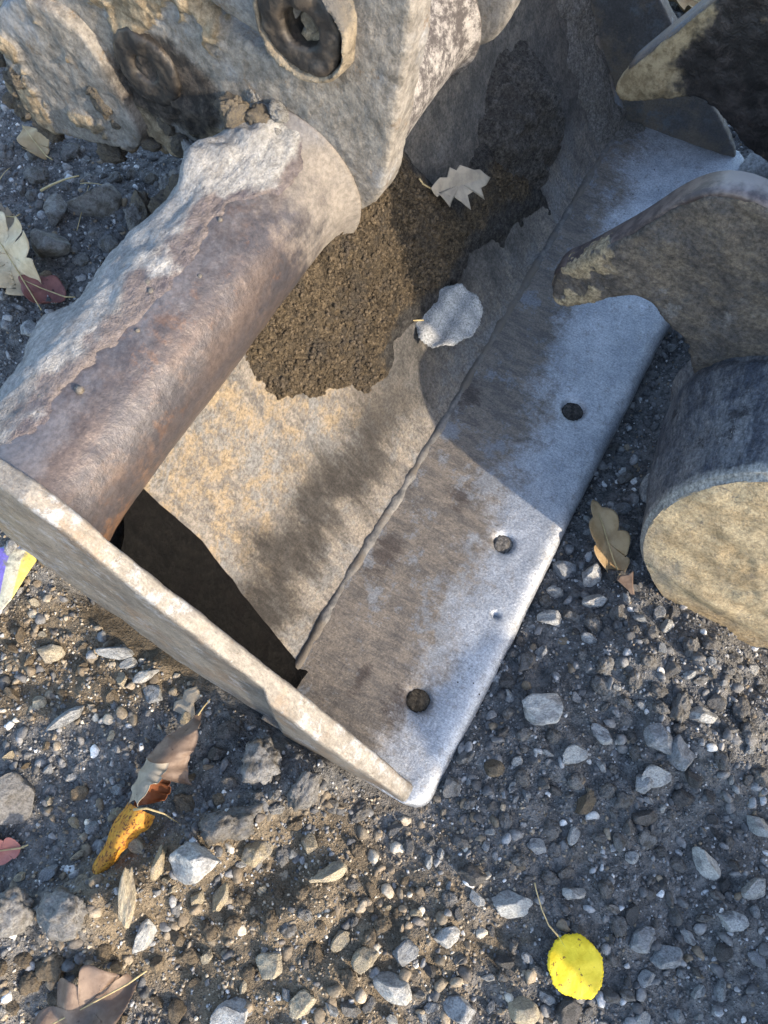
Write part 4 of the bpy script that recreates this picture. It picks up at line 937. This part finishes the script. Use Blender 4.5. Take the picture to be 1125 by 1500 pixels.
# felted grey leaf inside the bucket
G = empty('poplar_leaf', (0, 0, 0)); tag(G, 'felted grey leaf with a long stem lying on the bucket floor', 'leaf')
zf = lambda x, y: .003 * np.sin(x * 50) + .003 * np.cos(y * 60 + 1) + .0035 * np.sin(x * 130 + y * 90) + .003 * np.sin(y * 170 - x * 60)
m = leaf('leaf_blade', round_outline(.054, .064, 170, .012, 6, .0, 51, .22), zf, LM['grey'], .0012); link('leaf_blade', m, LM['grey'], G)
m = tube_mesh('stem', [(0, .036, .003), (.002, .052, .008), (.004, .078, .028), (.0, .105, .054), (-.012, .135, .080)], [.0013, .0011, .001, .001, .0014], 8); link('stem', m, LM['stem'], G)
# holly-edged drab leaf inside the bucket
Hh = empty('dry_leaf', (0, 0, 0)); tag(Hh, 'small drab leaf with spiny edges lying near the ear inside the bucket', 'leaf')
hol = [(-.050, .004), (-.042, -.006), (-.036, -.002), (-.031, -.012), (-.028, -.020), (-.024, -.008), (-.016, -.010), (-.010, -.018), (-.003, -.030), (.001, -.014), (.010, -.012), (.019, -.024), (.022, -.011), (.032, -.010), (.050, -.003), (.036, .003), (.028, .008), (.018, .009), (.010, .013), (0, .018), (-.005, .014), (-.013, .019), (-.018, .010), (-.030, .012), (-.041, .008)]
fine = []
for i in range(len(hol)):
    a, b = np.array(hol[i]), np.array(hol[(i + 1) % len(hol)]); fine += [tuple(a), tuple(a * .66 + b * .34), tuple(a * .33 + b * .67)]
zf = lambda x, y: .006 + .25 * np.abs(y + .002) + .004 * np.sin(x * 70)
m = leaf('leaf_blade', fine, zf, LM['drab'], .0008); link('leaf_blade', m, LM['drab'], Hh)
m = tube_mesh('stem', [(-.048, .004, .006), (-.06, .010, .009), (-.066, .016, .012)], [.0009, .0008, .0009], 6); link('stem', m, LM['stem'], Hh)
def on_wall(o, w, s, rot, lift, flat=0.0):
    d, z, nd, nz = [float(q[0]) for q in prof(np.array([s]))]
    nrm = Vector((0, nd, nz)).lerp(Vector((0, 0, 1)), flat).normalized(); ex = Vector((1, 0, 0)); ey = nrm.cross(ex)
    Mx = Matrix((ex, ey, nrm)).transposed().to_4x4(); Mx.translation = Vector((w, d, z)) + nrm * lift
    o.matrix_world = BMW @ Mx @ Matrix.Rotation(R(rot), 4, 'Z')
on_wall(G, .648, .108, 53, .040, .9); on_wall(Hh, .785, .262, -28, .036, .3); Hh.scale = (1.35, 1.35, 1.35)
# curled brown leaf on the ground right of the lip
B = empty('dry_leaf', (0, 0, 0)); tag(B, 'curled light brown leaf on gravel between bucket lip and round stub', 'leaf')
m = leaf('leaf_blade', lobed_outline(.125, .030, 3, .35, 8), lambda x, y: 14 * x * x + .010 * np.sin(y * 30) + .05 * np.abs(y) + .25 * np.abs(x), LM['brown']); link('leaf_blade', m, LM['brown'], B)
m = tube_mesh('midrib', [(0, .060, .012), (0, .02, .010), (0, -.03, .0), (0, -.060, .001), (.002, -.078, .004)], [.0006, .0010, .0012, .0014, .0015], 6); link('midrib', m, LM['stem'], B)
Bt = link('leaf_tip', leaf('leaf_tip', [(-.004, .016), (.010, .014), (.018, .018), (.012, .004), (.008, -.008), (.005, -.026), (.001, -.028), (0, -.01), (-.008, .004), (-.012, .01)], lambda x, y: .008 + 6 * x * x, LM['curl'], rings=5), LM['curl'], B); Bt.location = (0, -.076, .004)
place(B, 888, 792, 14, .026)
# long curled leaf with an orange half
K = empty('curled_leaf', (0, 0, 0)); tag(K, 'long curled leaf, purplish brown above and glowing orange below, on the soil bank', 'leaf')
def ribbon(name, pts, mat, thick=.0009, nv=14):
    """pts: (centre, left edge, right edge, sag) rows -> lofted curved strip with thickness"""
    v = []; nr = len(pts)
    P0 = np.array([p[0] for p in pts], float); P1 = np.array([p[1] for p in pts], float); P2 = np.array([p[2] for p in pts], float)
    k = np.linspace(0, 1, nr); kk = np.linspace(0, 1, nr * 14); J = lambda A: np.stack([np.interp(kk, k, A[:, i]) for i in range(3)], 1)
    A, B_, C_ = J(P1), J(P0), J(P2); rs = np.random.RandomState(3)
    A = A + .0012 * np.stack([np.sin(kk * 17 + i) + .6 * np.sin(kk * 41) for i in range(3)], 1); C_ = C_ + .0014 * np.stack([np.sin(kk * 19 + i * 2) + .6 * np.cos(kk * 37) for i in range(3)], 1)
    rows = []
    for i in range(len(kk)):
        t = np.linspace(0, 1, nv)[:, None]; rows.append((1 - t) ** 2 * A[i] + 2 * t * (1 - t) * (2 * B_[i] - .5 * A[i] - .5 * C_[i]) + t * t * C_[i])
    V = np.concatenate(rows); f = grid_faces(len(kk), nv); m = mesh_np(name, V, f); n = no_of(m); Vb = V - n * thick; N = len(V)
    idx = np.arange(N).reshape(len(kk), nv); rim = np.concatenate([idx[:, 0][::-1], idx[0, 1:], idx[1:, -1], idx[-1, :-1][::-1][:-1]]); rn = np.roll(rim, -1)
    m = mesh_np(name, np.concatenate([V, Vb]), np.concatenate([f, f[:, ::-1] + N, np.stack([rim, rim + N, rn + N, rn], 1)])); return link(name, m, mat, K)
def gp(px, py, z): p = at_z(px, py, z); return (p[0], p[1], z)
kb = on_ground(215, 1190)[2]
q = lambda px, py, z: gp(px, py, kb + z)
ribbon('leaf_half', [(q(292, 1045, .012), q(291, 1046, .012), q(294, 1046, .012)), (q(270, 1078, .030), q(254, 1072, .022), q(292, 1068, .028)), (q(250, 1100, .036), q(228, 1092, .024), q(284, 1100, .026)), (q(236, 1122, .042), q(214, 1112, .026), q(274, 1116, .020)), (q(232, 1140, .044), q(206, 1130, .026), q(280, 1152, .020))], LM['curl'])
ribbon('folded_half', [(q(226, 1118, .052), q(214, 1112, .030), q(246, 1120, .050)), (q(214, 1132, .054), q(204, 1130, .034), q(236, 1142, .060)), (q(205, 1150, .054), q(194, 1152, .036), q(218, 1152, .064)), (q(196, 1172, .050), q(188, 1178, .034), q(200, 1184, .056))], LM['drab'])
ribbon('inner_fold', [(q(222, 1142, .030), q(200, 1150, .040), q(248, 1142, .034)), (q(222, 1160, .020), q(198, 1162, .034), q(248, 1162, .034)), (q(218, 1178, .016), q(196, 1180, .030), q(234, 1176, .030))], LM['rust'])
ribbon('orange_half', [(q(206, 1186, .048), q(188, 1176, .030), q(226, 1198, .026)), (q(192, 1208, .046), q(174, 1192, .022), q(216, 1216, .022)), (q(176, 1228, .044), q(160, 1220, .022), q(196, 1230, .022)), (q(162, 1254, .036), q(146, 1250, .018), q(180, 1250, .018)), (q(144, 1280, .026), q(132, 1278, .014), q(160, 1276, .014)), (q(126, 1300, .014), q(124, 1299, .012), q(129, 1300, .012))], LM['orange'])
m = tube_mesh('stem', [q(196, 1186, .052), q(215, 1184, .056), q(240, 1192, .050), q(262, 1206, .030)], [.0018, .0015, .0011, .0006], 8); link('stem', m, LM['stem'], K)
m = tube_mesh('tip_stalk', [q(290, 1048, .014), q(298, 1036, .014), q(308, 1024, .010)], [.0012, .0009, .0007], 6); link('tip_stalk', m, LM['stem'], K)
# leaves at the left and at the picture edges
def simple_leaf(label, mat, px, py, rot, L, Wd, lobes, depth, seed, curl, up, tilt=(0, 0)):
    e = empty('dry_leaf'); tag(e, label, 'leaf')
    m = leaf('leaf_blade', lobed_outline(L, Wd, lobes, depth, seed), lambda x, y: curl * 12 * x * x + .006 * np.sin(y * 55 + seed) + .007 * np.sin(x * 90 + y * 30) + .004 * np.sin(y * 130 + x * 60), LM[mat]); link('leaf_blade', m, LM[mat], e)
    m = tube_mesh('midrib', [(0, L * .45, .007), (0, 0, .004), (.001, -L * .5, .004), (.004, -L * .72, .010)], [.0006, .001, .0012, .001], 6); link('midrib', m, LM['stem'], e)
    place(e, px, py, rot, up, tilt); return e
simple_leaf('pale tan curled leaf with pointed lobes at the left edge behind the tube', 'tan', 12, 372, 28, .17, .062, 4, .62, 3, .9, .03, (.25, -.35))
simple_leaf('dull red leaf on the dark soil beside the pale tan leaf', 'red', 62, 425, 70, .085, .030, 2, .3, 5, 1.0, .012, (.1, .2))
simple_leaf('rust coloured leaf scrap on the ground below the ear end', 'brown', 50, 208, 40, .08, .03, 2, .5, 9, 1.0, .012, (.2, .1))
simple_leaf('small toothed drab leaf at the left edge above the pale tan leaf', 'drab', 3, 318, 80, .05, .018, 5, .4, 12, 1.0, .02)
simple_leaf('tattered brown leaf half buried at the bottom left edge', 'curl', 120, 1478, 115, .13, .045, 3, .55, 21, .8, .030, (-.12, .1))
simple_leaf('pinkish red leaf fragment cut by the left picture edge', 'pink', 2, 1246, 95, .055, .018, 2, .4, 15, 1.0, .012)
simple_leaf('orange brown leaf on the ground beyond the far side of the bucket', 'brown', 1012, 2, 60, .16, .06, 3, .4, 18, .6, .012)
fl = link('leaf_flake', leaf('leaf_flake', [(.016, .028), (.022, .012), (.012, .004), (.014, -.012), (.004, -.034), (-.008, -.026), (-.006, -.010), (-.018, -.004), (-.016, .008), (-.006, .012), (-.002, .024)], lambda x, y: .0015 * np.sin(x * 200) + .001 * np.cos(y * 180), LM['drab'], .0006, 6), LM['drab']); tag(fl, 'thin grey leaf flake pressed on dark ground above the curled leaf tip', 'leaf'); place(fl, 272, 1035, 5, .006)
# striped paper scrap at the left edge
pm = leaf('paper_scrap', [(-.09, .065), (-.06, .07), (-.03, .068), (.0, .07), (.022, .066), (.036, .050), (.030, .02), (.016, -.02), (-.004, -.055), (-.026, -.085), (-.06, -.10), (-.09, -.08), (-.10, -.02), (-.10, .03)], lambda x, y: .008 * np.sin(x * 50 + 1) + .006 * np.sin(y * 40 + x * 20) + .01, M['paper'], .0006, 12)
pa = link('paper_scrap', pm, M['paper']); tag(pa, 'crumpled yellow and purple striped paper scrap under the side plate end', 'paper'); place(pa, 14, 862, -8, .012)
# straws
def straw(label, a, b, bend, r, mat='straw'):
    p0 = Vector(on_ground(*a)); p1 = Vector(on_ground(*b)); mid = (p0 + p1) / 2 + Vector((bend, bend * .4, .008))
    pts = [(1 - t) ** 2 * p0 + 2 * t * (1 - t) * mid + t * t * p1 + Vector((0, 0, .007)) for t in np.linspace(0, 1, 10)]
    tag(link('straw', tube_mesh('straw', pts, [r * (1 - .5 * i / 9) for i in range(10)], 6), LM[mat]), label, 'straw')
straw('thick pale straw lying on the soil behind the tube', (62, 284), (118, 262), .004, .0024)
straw('thin upright dry stalk in front of the cracked clay plate', (115, 342), (132, 276), .004, .0008)
straw('thin stalk at the left edge above the small toothed leaf', (0, 272), (18, 250), .002, .0008)
straw('short stalk crossing behind the thin upright one', (120, 274), (160, 278), .002, .0008)
